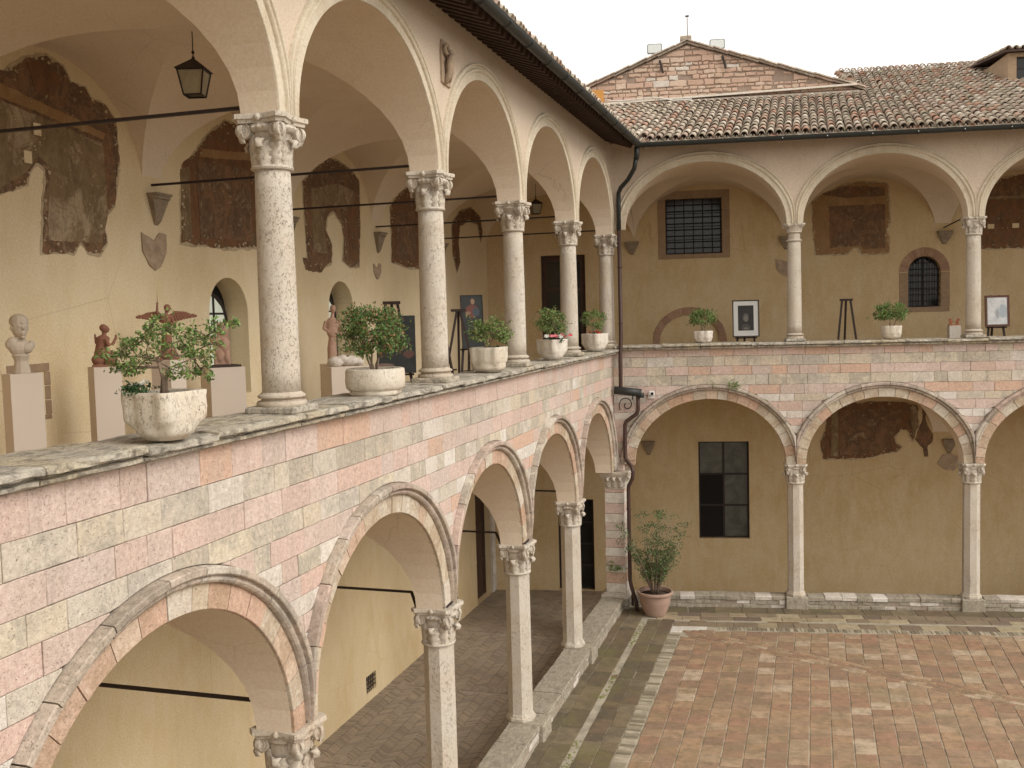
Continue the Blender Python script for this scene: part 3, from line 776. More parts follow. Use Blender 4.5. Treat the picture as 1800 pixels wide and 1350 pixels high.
# diagonal band of bricks laid on the slant
pcs = []; dv = Vector((diag_n.y, -diag_n.x)); t = -2.2
while t < 13:
    for j in range(4):
        o = -.24+.12*j; w = .26; s0 = t+(.13 if j % 2 else 0); c = P0+dv*(s0+w/2)+diag_n*(o+.06)
        a = P0+dv*(s0+.004)+diag_n*(o+.004); b = P0+dv*(s0+w-.004)+diag_n*(o+.004); c2 = P0+dv*(s0+w-.004)+diag_n*(o+.116); d = P0+dv*(s0+.004)+diag_n*(o+.116)
        if c.x < FX0+.1 or c.y > fy(c.x, FV)-.05: continue
        pcs.append((slab_xy([tuple(a), tuple(b), tuple(c2), tuple(d)], rr.uniform(-.003, .003), -.03, .006, 0, rr.random()), (c.x, c.y, 0), .17))
    t += .26
emit(court, 'band_brick', pcs, M['terra'], FW, 120, 'band_brick_rows')
# margin along the left wing
def rows_left(x0, x1, ln, mi, mat, name, lim, za=0, var=.004, e=.008, amp=.006, ymax=None, gap=.004):
    pcs = []; y = -4
    yend = fy((x0+x1)/2, -.02) if ymax is None else ymax
    while y < yend:
        L = ln*rr.uniform(.65, 1.45); y1 = min(y+L, yend)
        poly = rough([(x0+gap, y+gap), (x1-gap, y+gap), (x1-gap, y1-gap), (x0+gap, y1-gap)], .2, amp, rr)
        pcs.append((slab_xy(poly, za+rr.uniform(-var, var), -.04, e, mi, rr.random(), tilt=(rr.uniform(-.01, .01), rr.uniform(-.008, .008))), ((x0+x1)/2, (y+y1)/2, 0), sqrt((x1-x0)*(y1-y)))); y = y1
    emit(court, name, pcs, mat, FW, lim, name+'_rows')
rows_left(.10, .335, .75, 0, M['slab'], 'border_slab', 60)
rows_left(.335, .675, .8, 0, M['slab'], 'border_slab', 60)
rows_left(.675, .80, 1.1, 0, M['channel'], 'channel_strip', 30, za=-.018)
rows_left(.80, 1.085, .42, 0, M['slab'], 'border_slab', 60, ymax=fy(.9, -.9))
rows_left(1.085, 1.35, .42, 0, M['slab'], 'border_slab', 60, ymax=fy(1.2, -.9))
rows_left(1.355, 1.585, .072, 0, M['edgebrick'], 'edge_brick', 220, ymax=fy(1.4, -1.75), var=.006, amp=.002, e=.006, gap=.003)
# white corner flag
MBc = slab_xy([(1.36, fy(1.36, -1.74)), (1.585, fy(1.585, -1.74)), (1.585, fy(1.585, -1.56)), (2.05, fy(2.05, -1.56)), (2.05, fy(2.05, -1.36)), (1.36, fy(1.36, -1.36))], .001, -.04, .006, 0, .3)
MBc.obj('corner_flag', M['white'], court)
# margin along the right wing
def rows_right(v0, v1, ln, mat, name, lim, umin=0, za=0, var=.004, amp=.006, e=.008, gap=.004):
    pcs = []; u = umin
    while u < 15:
        L = ln*rr.uniform(.65, 1.45); u1 = u+L
        q = rough([(u+gap, v0+gap), (u1-gap, v0+gap), (u1-gap, v1-gap), (u+gap, v1-gap)], .25, amp, rr)
        q = [tuple(FR.p(a, b, 0).xy) for a, b in q]
        c = FR.p((u+u1)/2, (v0+v1)/2, 0)
        pcs.append((slab_xy(q, za+rr.uniform(-var, var), -.04, e, 0, rr.random(), tilt=(rr.uniform(-.01, .01), rr.uniform(-.008, .008))), tuple(c), sqrt((v1-v0)*L))); u = u1
    emit(court, name, pcs, mat, FW, lim, name+'_rows')
rows_right(-.39, .10, .50, M['slab'], 'border_slab', 40, .85)
rows_right(-.65, -.39, .42, M['paleslab'], 'border_slab', 40, .85)
rows_right(-.90, -.65, .40, M['paleslab'], 'border_slab', 40, .85)
rows_right(-1.02, -.90, .9, M['channel'], 'channel_strip', 20, .85, za=-.015)
rows_right(-1.35, -1.02, .42, M['paleslab'], 'border_slab', 40, 1.2)
rows_right(-1.555, -1.36, .07, M['edgebrick'], 'edge_brick', 130, 2.1, var=.005, amp=.0015, e=.005, gap=.004)
# moss tufts in the channel
mb = MB()
for i in range(420):
    y = rr.uniform(10, 20); q = sin(y*2.1)+.5*sin(y*5.3+1)
    if q < .1: continue
    x = .74+rr.gauss(0, .035); s = rr.uniform(.008, .022)
    mb.ball((x, y, -.016), (s*1.4, s*1.6, s*.7), 6, 0, rr.random())
mb.obj('moss', M['moss'], None, kind='stuff', label='green moss growing along the drainage channel of the left paving', cat='moss')

# ================================================================== lower gallery floor
flr = thing('lower_gallery_floor', None, None, kind='structure')
ZF = -.75
MB().box(-3.95, -.05, -8, 25, -.97, ZF-.012).obj('floor_bed', M['mortar'], flr)
MB().add([tuple(FR.p(-4, .4, ZF-.006)), tuple(FR.p(15, .4, ZF-.006)), tuple(FR.p(15, 4, ZF-.006)), tuple(FR.p(-4, 4, ZF-.006))], [(0, 1, 2, 3)]).obj('floor_bed', M['floorbrick'], flr)
mb = MB(); L, W = .27, .066; c45 = sqrt(.5)
def brick(cx, cy, ang, l, w):
    ca, sa = cos(ang), sin(ang); q = []
    for a, b in ((-l/2, -w/2), (l/2, -w/2), (l/2, w/2), (-l/2, w/2)): q.append((cx+a*ca-b*sa, cy+a*sa+b*ca))
    z = ZF + rr.uniform(-.004, .004); n = len(mb.v)
    mb.add([(*p, z) for p in q] + [(*p, ZF-.02) for p in q], [(0, 1, 2, 3), (0, 4, 5, 1), (1, 5, 6, 2), (2, 6, 7, 3), (3, 7, 4, 0)], 0, rr.random())
# zig-zag rows: bands across the gallery, bricks leaning alternately
def bay_floor(y0, y1):
    xa, xb = -3.7, -.30; nb = 16; bw = (xb-xa)/nb
    for i in range(nb):
        s = 1 if i % 2 else -1; y = y0+.10
        while y < y1-.10:
            brick(xa+bw*(i+.5), y, s*radians(38), bw/cos(radians(38))*.93, .058); y += .079
ys = [i*3.5+6.457-3.5*3-.1 for i in range(9)]
for y0, y1 in zip(ys, ys[1:]): bay_floor(y0+.12, y1-.02); [brick(-3.7+.16+.09*k*1.0, y1+.04, pi/2, .16, .075) for k in range(37)]
for xe in (-3.82, -.24):
    y = -4
    while y < 23.6: brick(xe, y, 0, .22, .07); y += .08
mb.obj('herringbone_brick', M['floorbrick'], flr, kind='stuff')
# upper gallery floor slab
MB().box(-4.6, -.25, -8, 25, 4.60, 4.75).obj('upper_gallery_floor', M['floor_up'], kind='structure')
o = MB().box(-.2, 15, .25, 4.4, 4.61, 4.752).obj('upper_gallery_floor', M['floor_up'], kind='structure'); o.matrix_world = FR.M

# ================================================================== banded stone walls with the lower arches
def banded(fr, ars, rows, cols, umin, umax, ztop, zs, label, seed, glabel):
    th = thing('banded_stone_wall', label, 'wall', fr, group='banded stone walls over the lower arches')
    wall_under_arches(ars, .035, .37, ztop-.128, None, 0.0, [M['mortar'], M['plaster_low'], M['plaster_vault']], 'wall_core', th)
    block_courses(fr, ars, rows, umin, umax, th, 0.0, seed)
    coping(fr, th, umin-.0, umax, ztop, seed+1)
    return th
wl = banded(FL, LAL, ROWS_L, LC_COLS, -4.1, 20.41, ZCL, ZLL, 'long pink and buff striped stone wall over the arches on the left wing', 31, '')
wr = banded(FR, LAR, ROWS_R, RC_COLS, .0, 14.6, ZCR, ZLR, 'pink and buff striped stone wall over the arches facing the camera', 47, '')
names_l = [None, None, None, 'nearest lower stone arch on the left wing, cut off by the bottom left corner', 'second lower stone arch on the left wing, beside the octagonal column with a scrolled capital',
           'third lower stone arch on the left wing, between two octagonal columns', 'fourth lower stone arch on the left wing, one short of the corner', 'narrow looking lower stone arch on the left wing next to the corner pier']
for i, A in enumerate(LAL[1:], 1):
    if i < 2: continue
    lab = {2: 'lower stone arch on the left wing, behind the left frame edge'}.get(i) or names_l[min(i, 7)] if i >= 3 else 'lower stone arch on the left wing, mostly outside the picture'
    stone_arch(FL, A, {2: 'lower stone arch outside the picture, left of the one in the bottom left corner', 3: names_l[3], 4: names_l[4], 5: names_l[5], 6: names_l[7]}[i], 'lower stone arches of the left wing', 0, 100+i)
nr = ['lower stone arch of the facing wing, above the dark rectangular window and big pot', 'lower stone arch of the facing wing that frames the dark red fresco', 'lower stone arch at the right picture edge, half cut off', 'lower stone arch beyond the right picture edge']
for i, A in enumerate(LAR): stone_arch(FR, A, nr[i], 'lower stone arches of the facing wing', 0, 200+i)
low_wall(FL, 'low stone seat wall under the columns of the left wing', -4.1, 20.2, .26, 0, .30, -.19, LC_COLS[1:-1], 61, group='low walls between the lower columns')
low_wall(FR, 'low rubble wall with white capstones under the facing columns', .35, 14.6, .265, 0, .36, .02, RC_COLS[1:], 63, True, group='low walls between the lower columns')

# ================================================================== upper arcade walls
TRIM = [(.0, -.045), (0, -.058), (.006, -.066), (.098, -.066), (.102, -.08), (.112, -.094), (.126, -.098), (.140, -.094), (.148, -.080), (.152, -.068), (.176, -.066), (.180, -.080), (.188, -.090), (.204, -.090), (.210, -.082), (.212, -.04)]
def upper(fr, ars, label, seed):
    th = thing('arcade_wall', label, 'wall', fr, group='plastered walls over the upper arches')
    wall_under_arches(ars, -.05, .29, ZEND+.12, None, .0, [M['plaster_out'], M['plaster_in'], M['plaster_vault']], 'wall', th, 24)
    for A in ars:
        if A.c1 < 0: continue
        m2 = sweep(A, TRIM, 0, pi, 48, pivot=.098)
        me = m2.mesh('arch_moulding', M['plaster_trim']); crease(me, 40); link('arch_moulding', me, th)
    return th
ul = upper(FL, UAL, 'cream plastered wall over the round upper arches of the left wing', 1)
ur = upper(FR, UAR, 'cream plastered wall over the round upper arches facing the camera', 2)

# ================================================================== vaults (ceilings)
def ceilings(nm, zsl, bl, zsr, br, DL, DR, gapv, al, ar_, label):
    cl = thing(nm, None, None, FW, kind='structure')
    def W(fr, u, v): return tuple(fr.p(u, v, 0).xy)
    dv = 3.92; f = .29 if zsl > 5 else .37
    for A, (c0, c1) in zip(al, zip(LC_COLS[1:], LC_COLS[2:])):
        s0, s1 = A.uc-A.a, A.uc+A.a
        if c1 > 20: q1 = 20.28
        vault(FW, cl, [W(FL, s0, f), W(FL, s1, f), W(FL, s1, dv), W(FL, s0, dv)], zsl, bl, M['plaster_vault'])
        if c0 > -4: strip_band(FW, cl, [W(FL, pe, f), W(FL, s0, f), W(FL, pe, dv), W(FL, s0, dv)], zsl, bl, M['plaster_vault'])
        pe = s1
    # corner bay
    sh = .42
    ua = ar_[0].uc-ar_[0].a
    Cn = (-3.92, 23.83)
    Dn = W(FR, ua+.12, dv)
    strip_band(FW, cl, [W(FL, pe, f), W(FL, 20.42, f), W(FL, pe, dv), W(FL, 20.42, dv)], zsl, bl, M['plaster_vault'])
    vault(FW, cl, [W(FL, 20.42, f), W(FL, 20.42, dv), Cn, Dn], zsl+.02, bl, M['plaster_vault'])
    pf = None
    for A in ar_:
        s0, s1 = A.uc-A.a, A.uc+A.a
        e0, e1 = s0+(.12 if A is ar_[0] else sh), s1+sh
        vault(FW, cl, [W(FR, s0, f), W(FR, s1, f), W(FR, e1, dv), W(FR, e0, dv)], zsr, br, M['plaster_vault'])
        if pf is not None: strip_band(FW, cl, [W(FR, pf, f), W(FR, s0, f), W(FR, pf+sh, dv), W(FR, s0+sh, dv)], zsr, br, M['plaster_vault'])
        pf = s1
    strip_band(FW, cl, [W(FL, 20.42, f), W(FR, ua, f), Dn, Dn], zsr, br, M['plaster_vault'])
ceilings('upper_gallery_ceiling', ZUL, 1.37, ZUR, 1.36, 0, 0, 0, UAL, UAR, '')
ceilings('lower_gallery_ceiling', ZLL, 1.44, ZLR, 1.42, 0, 0, 0, LAL, LAR, '')

# ================================================================== back walls
PV = 3.9
def backwall(fr, label, u0, u1, z0, z1, holes, mat, edge, group='inner walls of the galleries'):
    th = thing('gallery_wall', label, 'wall', fr, group=group)
    pierced_wall(u0, u1, z0, z1, PV, holes).obj('plaster_face', [M[mat], M[edge], M['black']], th)
    return th
E = 'plaster_in'
bul = backwall(FL, 'ochre plastered inner wall of the upper left gallery with fresco remains', -8, 24.3, 4.7, 10.0,
    [dict(u0=11.2, u1=12.2, z0=5.40, z1=7.09, rise=.5, d=.38), dict(u0=14.82, u1=15.80, z0=5.40, z1=7.13, rise=.5, d=.38)], E, E)
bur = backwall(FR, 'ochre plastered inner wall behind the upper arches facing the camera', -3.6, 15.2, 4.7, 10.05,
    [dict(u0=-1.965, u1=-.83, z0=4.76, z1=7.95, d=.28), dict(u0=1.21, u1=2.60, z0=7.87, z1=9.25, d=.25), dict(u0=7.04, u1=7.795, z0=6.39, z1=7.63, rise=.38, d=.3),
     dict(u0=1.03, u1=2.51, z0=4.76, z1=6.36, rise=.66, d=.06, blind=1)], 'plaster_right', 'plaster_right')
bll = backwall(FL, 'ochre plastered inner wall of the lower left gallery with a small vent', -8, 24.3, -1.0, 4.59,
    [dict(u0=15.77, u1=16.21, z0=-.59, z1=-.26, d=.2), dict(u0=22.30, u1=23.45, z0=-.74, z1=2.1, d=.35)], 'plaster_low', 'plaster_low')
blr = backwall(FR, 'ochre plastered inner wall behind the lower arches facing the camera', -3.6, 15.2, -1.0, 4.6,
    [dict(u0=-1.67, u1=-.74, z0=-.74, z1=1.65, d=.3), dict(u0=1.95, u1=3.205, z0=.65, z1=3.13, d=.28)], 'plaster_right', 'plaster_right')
# unseen walls added at both wing ends to keep skylight out of the galleries
MB().box(-4.6, .3, -8.2, -8.02, -1, 10).obj('skylight_block_wall', M['plaster_in'], label='unseen plain wall added to block skylight at the near end of the left gallery', cat='wall')
o = MB().box(14.7, 14.9, .0, 4.5, -1, 10).obj('skylight_block_wall', M['plaster_in'], label='unseen plain wall added to block skylight at the right end of the facing gallery', cat='wall'); o.matrix_world = FR.M

def window(parent, u0, u1, z0, z1, v, nx, nz, glass, frame='iron', fw=.035, rise=0, bar=.018, name='window', open_left=False, depth=.03, barname='glazing_bar', bars_only=False):
    """window part: frame with its panes and bars as sub-parts"""
    def top(u):
        if not rise: return z1
        c = (u0+u1)/2; a = (u1-u0)/2; return z1-rise+rise*sqrt(max(0, 1-((u-c)/a)**2))
    N = 16 if rise else 1; mb = MB(); out = [(u0, z0), (u1, z0)] + [(u1+(u0-u1)*(.5-.5*cos(pi*k/N)), top(u1+(u0-u1)*(.5-.5*cos(pi*k/N)))) for k in range(N+1)]
    out = clean(out, 1e-4); inn = inset(out, fw); n = len(out)
    vs = [(a, v, b) for a, b in out]+[(a, v, b) for a, b in inn]+[(a, v+depth, b) for a, b in out]+[(a, v+depth, b) for a, b in inn]
    F = []
    for i in range(n):
        j = (i+1) % n; F += [(i, j, j+n, i+n), (i+n, j+n, j+3*n, i+3*n), (j, i, i+2*n, j+2*n)]
    fo = mb.add(vs, F).obj(name, M[frame], parent)
    us = [u0+fw+(u1-u0-2*fw)*i/nx for i in range(nx+1)]; zs_ = [z0+fw+(z1-z0-2*fw)*i/nz for i in range(nz+1)]
    for i in range(nx):
        for k in range(nz):
            a, b, c = us[i]+.001, us[i+1]-.001, zs_[k]+.001
            da, db = min(zs_[k+1]-.001, top(a)-fw*.6), min(zs_[k+1]-.001, top(b)-fw*.6)
            if rise and (i in (0,) or i == nx-1) and False: pass
            if max(da, db) <= c+.01: continue
            da, db = max(da, c+.002), max(db, c+.002)
            mi = M['black'] if open_left and i == 0 and k < nz-1 else (M['glass_reflection'] if open_left else M[glass])
            MB().add([(a, v+depth*.6, c), (b, v+depth*.6, c), (b, v+depth*.6, db), (a, v+depth*.6, da), (a, v+depth*.6+.006, c), (b, v+depth*.6+.006, c), (b, v+depth*.6+.006, db), (a, v+depth*.6+.006, da)],
                     [(0, 1, 2, 3), (7, 6, 5, 4), (0, 4, 5, 1), (1, 5, 6, 2), (2, 6, 7, 3), (3, 7, 4, 0)]).obj('pane', mi, fo)
    for u in us[1:-1]: MB().box(u-bar/2, u+bar/2, v-.002, v+depth*.7, z0+fw*.5, top(u)-fw*.5).obj(barname, M[frame], fo)
    for z in zs_[1:-1]:
        a, b = u0+fw*.5, u1-fw*.5
        if rise and z > z1-rise: k = sqrt(max(0, 1-((z-(z1-rise))/rise)**2)); c = (u0+u1)/2; a, b = c-(c-a)*k, c+(b-c)*k
        MB().box(a, b, v+.001, v+depth*.7-.002, z-bar/2, z+bar/2).obj(barname, M[frame], fo)
    return fo
def grille(parent, u0, u1, z0, z1, v, nx, nz, r=.009, rise=0, name='iron_grille'):
    mb = MB()
    def top(u):
        c = (u0+u1)/2; a = (u1-u0)/2; return z1-rise+rise*sqrt(max(0, 1-((u-c)/a)**2)) if rise else z1
    for i in range(1, nx): u = u0+(u1-u0)*i/nx; mb.tube([(u, v, z0), (u, v, top(u))], r, 6)
    for k in range(1, nz):
        z = z0+(z1-z0)*k/nz; a, b = u0, u1
        if rise and z > z1-rise: q = sqrt(max(0, 1-((z-(z1-rise))/rise)**2)); c = (u0+u1)/2; a, b = c-(c-a)*q, c+(b-c)*q
        mb.tube([(a, v-.012, z), (b, v-.012, z)], r, 6)
    return mb.obj(name, M['iron'], parent)
def blocks_round(parent, name, mat, segs, v, proud, seed):
    rr = random.Random(seed)
    for poly in segs: slab_uv(rough(poly, .12, .004, rr), v-proud-rr.uniform(0, .004), v+.003, .006, 0, rr.random()).obj(name, M[mat], parent)
def frame_segs(u0, u1, z0, z1, w, n_side=4, sill=True, n_top=3):
    S = []; 
    for k in range(n_side):
        a, b = z0+(z1-z0)*k/n_side, z0+(z1-z0)*(k+1)/n_side
        S += [[(u0-w, a+.003), (u0-.001, a+.003), (u0-.001, b-.003), (u0-w, b-.003)], [(u1+.001, a+.003), (u1+w, a+.003), (u1+w, b-.003), (u1+.001, b-.003)]]
    for k in range(n_top):
        a, b = u0-w+(u1-u0+2*w)*k/n_top, u0-w+(u1-u0+2*w)*(k+1)/n_top; S.append([(a+.003, z1+.001), (b-.003, z1+.001), (b-.003, z1+w), (a+.003, z1+w)])
        if sill: S.append([(a+.003, z0-w*.6), (b-.003, z0-w*.6), (b-.003, z0-.001), (a+.003, z0-.001)])
    return S
def arc_segs(uc, zs, a, b, w, n, t0=0, t1=pi):
    S = []
    for k in range(n):
        p, q = t0+(t1-t0)*k/n+.006, t0+(t1-t0)*(k+1)/n-.006
        S.append([(uc+a*cos(p), zs+b*sin(p)), (uc+(a+w)*cos(p), zs+(b+w)*sin(p)), (uc+(a+w)*cos(q), zs+(b+w)*sin(q)), (uc+a*cos(q), zs+b*sin(q))])
    return S
# upper left gallery: two arched niches with windows
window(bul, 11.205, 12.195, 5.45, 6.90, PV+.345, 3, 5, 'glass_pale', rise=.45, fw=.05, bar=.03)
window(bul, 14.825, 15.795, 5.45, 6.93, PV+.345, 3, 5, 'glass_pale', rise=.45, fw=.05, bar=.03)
blocks_round(bul, 'frame_stone', 'quoin', frame_segs(7.55, 7.99, 5.49, 5.96, .09, 3, True, 2), PV, .008, 3)
# upper facing wall
window(bur, 1.215, 2.595, 7.875, 9.245, PV+.12, 2, 4, 'glass_dark'); grille(bur, 1.21, 2.60, 7.87, 9.25, PV+.05, 6, 9)
blocks_round(bur, 'frame_stone', 'quoin', frame_segs(1.21, 2.60, 7.87, 9.25, .19, 5), PV, .012, 4)
window(bur, 7.045, 7.79, 6.395, 7.625, PV+.15, 2, 3, 'glass_dark', rise=.38); grille(bur, 7.04, 7.795, 6.39, 7.63, PV+.06, 6, 8, .010, .38)
blocks_round(bur, 'arch_brick', 'brickarch', arc_segs(7.417, 7.25, .379, .382, .21, 16), PV, .010, 5)
blocks_round(bur, 'frame_stone', 'quoin', [s for s in frame_segs(7.04, 7.795, 6.40, 7.24, .21, 4, True, 3) if not (s[0][1] > 7.2)], PV, .010, 6)
blocks_round(bur, 'arch_brick', 'brickarch', arc_segs(1.77, 5.70, .742, .662, .18, 14), PV, .012, 7)
blocks_round(bur, 'arch_brick', 'brickarch', [[(a, z+.003), (a+.18, z+.003), (a+.18, z+.222), (a, z+.222)] for a in (.847, 2.513) for z in (5.02, 5.247, 5.474)], PV, .012, 8)
# dark door at the end of the upper left gallery
def door(parent, u0, u1, z0, z1, v, glazed=True, rows=4):
    d = MB(); fr_ = .07
    d.box(u0, u0+fr_, v, v+.06, z0, z1).box(u1-fr_, u1, v, v+.06, z0, z1).box(u0+fr_, u1-fr_, v, v+.06, z1-fr_, z1)
    do = d.obj('door', M['doorwood'], parent); c = (u0+u1)/2
    for a, b in ((u0+fr_+.004, c-.004), (c+.004, u1-fr_-.004)):
        m = MB(); H = z1-fr_-.004-z0; m.box(a, a+.06, v+.01, v+.05, z0, z0+H).box(b-.06, b, v+.01, v+.05, z0, z0+H)
        for k in range(rows+1):
            z = z0+(H-.08)*k/rows; m.box(a+.06, b-.06, v+.012, v+.048, z, z+.08)
        for k in range(rows):
            z = z0+(H-.08)*k/rows+.08; h2 = (H-.08)/rows-.08; m.box(a+.061, b-.061, v+.028, v+.036, z, z+h2, 1 if glazed and k else 0)
        m.obj('door_leaf', [M['doorwood'], M['glass_dark']], do)
    return do
door(bur, -1.96, -.835, 4.765, 7.945, PV+.12, True, 4)
door(bll, 22.31, 23.44, -.74, 2.09, PV+.15, False, 3)
blocks_round(bll, 'frame_stone', 'white', [[(23.455, z+.004), (23.72, z+.004), (23.72, z+.44), (23.455, z+.44)] for z in (-.74, -.29, .16, .61, 1.06, 1.51)], PV, .05, 9)
grille(bll, 15.77, 16.21, -.59, -.26, PV+.03, 5, 4, .010)
window(blr, 1.96, 3.195, .66, 3.12, PV+.10, 2, 3, 'glass_dark', open_left=True, fw=.03, bar=.05)
window(blr, -1.66, -.75, -.73, 1.64, PV+.14, 2, 4, 'glass_dark', fw=.05, bar=.045, name='glass_door')
# corbels
def corbel(parent, u, z, w=.30, h=.34, mat='corbel'):
    mb = MB(); pr = [(0, 0), (.14, 0), (.14, -.05), (.11, -.06), (.085, -h*.5), (.05, -h*.85), (.0, -h)]
    vs = []; m = len(pr)
    for s in (-1, -.5, .5, 1):
        for d, q in pr:
            k = w/2*(1 if q > -.08 else max(.25, 1+q/h*.75)); vs.append((u+s*k, PV-d*(1-.12*(abs(s) == 1)), z+q))
    F = [(i*m+j, i*m+j+1, (i+1)*m+j+1, (i+1)*m+j) for i in range(3) for j in range(m-1)] + [tuple(range(m))[::-1], tuple(3*m+j for j in range(m))]
    o = mb.add(vs, F).obj('corbel', M[mat], parent); 
    MB().box(u-w*.52, u+w*.52, PV-.155, PV, z-.012, z+.02, b=.006).obj('abacus', M[mat], o)
for i, c in enumerate(LC_COLS[1:]):
    if c > 20: c = 20.35
    corbel(bul, c+.05, 8.09, .32, .38); corbel(bll, c+.05, 2.96, .32, .36)
for c, z in ((.36, 8.20), (4.16, 8.20), (7.876, 8.20), (11.4, 8.20)): corbel(bur, c, z, .34, .30)
for c, z in ((.70, 3.14), (4.3, 3.10), (8.0, 3.14), (11.5, 3.14)): corbel(blr, c, z, .30, .34)
# carved shields under corbels
def shield(parent, u, z, w=.5, h=.52, mat='carve', label=None):
    p = [(u-w/2, z), (u-w*.2, z-.05), (u, z-.09), (u+w*.25, z+.02), (u+w/2, z), (u+w*.48, z-h*.5), (u+w*.2, z-h*.9), (u, z-h), (u-w*.25, z-h*.85), (u-w*.48, z-h*.5)][::-1]
    patch(parent, 'carved_shield', M[mat], p, PV, .02, int(u*10), .08, .008, label)
shield(bul, 10.03, 7.60, .50, .47, 'carve', 'worn stone shield fixed below a corbel')
shield(bul, 16.9, 7.50, .34, .30); shield(bur, 4.20, 7.68, .62, .46); 
patch(blr, 'carved_shield', M['carve'], [(7.72, 2.55), (7.9, 2.40), (8.1, 2.36), (8.24, 2.52), (8.22, 2.72), (8.05, 2.80), (7.85, 2.77)], PV, .02, 4, .08, .008, 'round worn carving below a corbel')

# ================================================================== frescoes (painted plaster still on the walls)
def grow(poly, e): return inset(poly if area(poly) > 0 else poly[::-1], -e)
def fresco(parent, label, base, layers=(), seed=1, edge=True):
    if area(base) < 0: base = base[::-1]
    if edge: patch(parent, 'broken_edge', M['fr_edge'], grow(base, .03), PV, .004, seed+50, .09, .02)
    b = patch(parent, 'fresco', M[layers[0]], base, PV, .009, seed, label=label)
    # lost flakes: bare plaster showing through, thick near the edge
    rr = random.Random(seed*7); fl = MB(); n = len(base); x0, x1 = min(p[0] for p in base), max(p[0] for p in base); z0, z1 = min(p[1] for p in base), max(p[1] for p in base)
    def chip(cx, cz, r):
        k = rr.randint(5, 8); q = [(cx+r*rr.uniform(.5, 1.2)*cos(2*pi*i/k), cz+r*rr.uniform(.4, 1.1)*sin(2*pi*i/k)) for i in range(k)]
        vs = [(a, PV-.0225, c) for a, c in q]+[(a, PV-.012, c) for a, c in q]; fl.add(vs, [tuple(range(k))]+[(i, i+k, (i+1) % k+k, (i+1) % k) for i in range(k)], 0, rr.random())
    for i in range(n):
        a, c = Vector(base[i]), Vector(base[(i+1) % n]); L = (c-a).length
        for _ in range(int(L/.11)):
            p = a+(c-a)*rr.random(); nn = Vector((-(c-a).y, (c-a).x)).normalized()*abs(rr.gauss(0, .035)); p = p+nn; chip(p.x, p.y, rr.uniform(.006, .028))
    def inside(x, z):
        r_ = False
        for i in range(n):
            (xa, za), (xb, zb) = base[i], base[(i+1) % n]
            if (za > z) != (zb > z) and x < (xb-xa)*(z-za)/(zb-za)+xa: r_ = not r_
        return r_
    for _ in range(int((x1-x0)*(z1-z0)*12)):
        x, z = rr.uniform(x0, x1), rr.uniform(z0, z1)
        if inside(x, z):
            for _k in range(rr.randint(1, 4)): chip(x+rr.gauss(0, .03), z+rr.gauss(0, .03), rr.uniform(.003, .014))
    fl.obj('lost_flakes', M['fr_edge'], b, kind='stuff')
    for k, (m, p) in enumerate(layers[1]): patch(b, 'painted_field', M[m], p, PV, .012+.003*k, seed+3+k, .09, .010)
    return b
# A nearest: big grey green field with red border
fresco(bul, 'large grey green fresco with a dark red border, left of the hanging lantern',
    [(6.2, 8.9), (6.9, 9.35), (7.45, 9.05), (7.7, 9.12), (7.95, 9.30), (8.3, 9.42), (8.55, 9.36), (8.65, 9.2), (8.9, 9.2), (9.0, 9.08), (9.25, 9.05), (9.4, 8.9), (9.42, 8.4), (9.30, 7.89), (9.08, 7.72), (9.13, 7.43), (9.01, 7.29), (8.8, 7.30), (8.68, 7.42), (8.55, 7.27), (8.07, 7.26), (8.13, 7.75), (8.19, 8.16), (8.08, 8.23), (7.95, 8.12), (7.9, 7.98), (7.52, 7.84), (6.2, 7.8)],
    ('fr_red', [('fr_grey', [(6.3, 8.62), (7.6, 8.80), (9.15, 8.60), (9.17, 7.75), (9.03, 7.42), (8.16, 7.40), (8.20, 7.9), (8.25, 8.2), (8.08, 8.30), (7.9, 8.1), (7.52, 7.90), (6.3, 7.85)]), ('fr_dark', [(8.0, 9.28), (8.3, 9.36), (8.48, 9.22), (8.38, 9.0), (8.1, 9.0)]), ('fr_ochre', [(6.4, 8.90), (7.6, 8.98), (9.2, 8.72), (9.15, 8.64), (7.6, 8.84), (6.4, 8.7)])]), 1)
fresco(bul, 'dark brown rectangular fresco seen left of the nearest upper column',
    [(10.72, 8.55), (10.98, 8.72), (11.45, 9.12), (11.80, 9.32), (12.2, 9.30), (12.7, 9.10), (12.95, 8.8), (12.9, 7.62), (12.4, 7.56), (11.6, 7.50), (11.0, 7.53), (10.62, 7.52), (10.66, 8.1)],
    ('fr_dark', [('fr_grey', [(10.68, 8.5), (10.86, 8.55), (10.86, 7.56), (10.65, 7.56)]), ('fr_red', [(11.05, 8.65), (12.4, 8.72), (12.4, 7.65), (11.05, 7.62)]), ('fr_ochre', [(11.2, 8.85), (12.6, 8.98), (12.6, 8.86), (11.1, 8.72)])]), 2)
fresco(bul, 'fresco fragment shaped like two hanging strips, between the first two upper columns',
    [(14.05, 8.75), (14.5, 9.0), (15.0, 9.25), (15.35, 9.25), (15.9, 9.15), (16.22, 9.0), (16.20, 8.2), (16.1, 7.42), (15.75, 7.40), (15.42, 7.52), (15.52, 7.85), (15.45, 8.15), (15.15, 8.35), (14.9, 8.25), (14.80, 8.0), (15.02, 7.75), (14.98, 7.45), (14.6, 7.32), (14.12, 7.35), (14.08, 8.0)],
    ('fr_red', [('fr_grey', [(14.32, 8.65), (15.3, 8.85), (15.95, 8.8), (15.95, 8.25), (15.5, 8.42), (14.9, 8.45), (14.7, 8.15), (14.85, 7.6), (14.32, 7.6)]), ('fr_dark', [(15.65, 8.5), (16.1, 8.5), (16.05, 7.5), (15.7, 7.55)])]), 3)
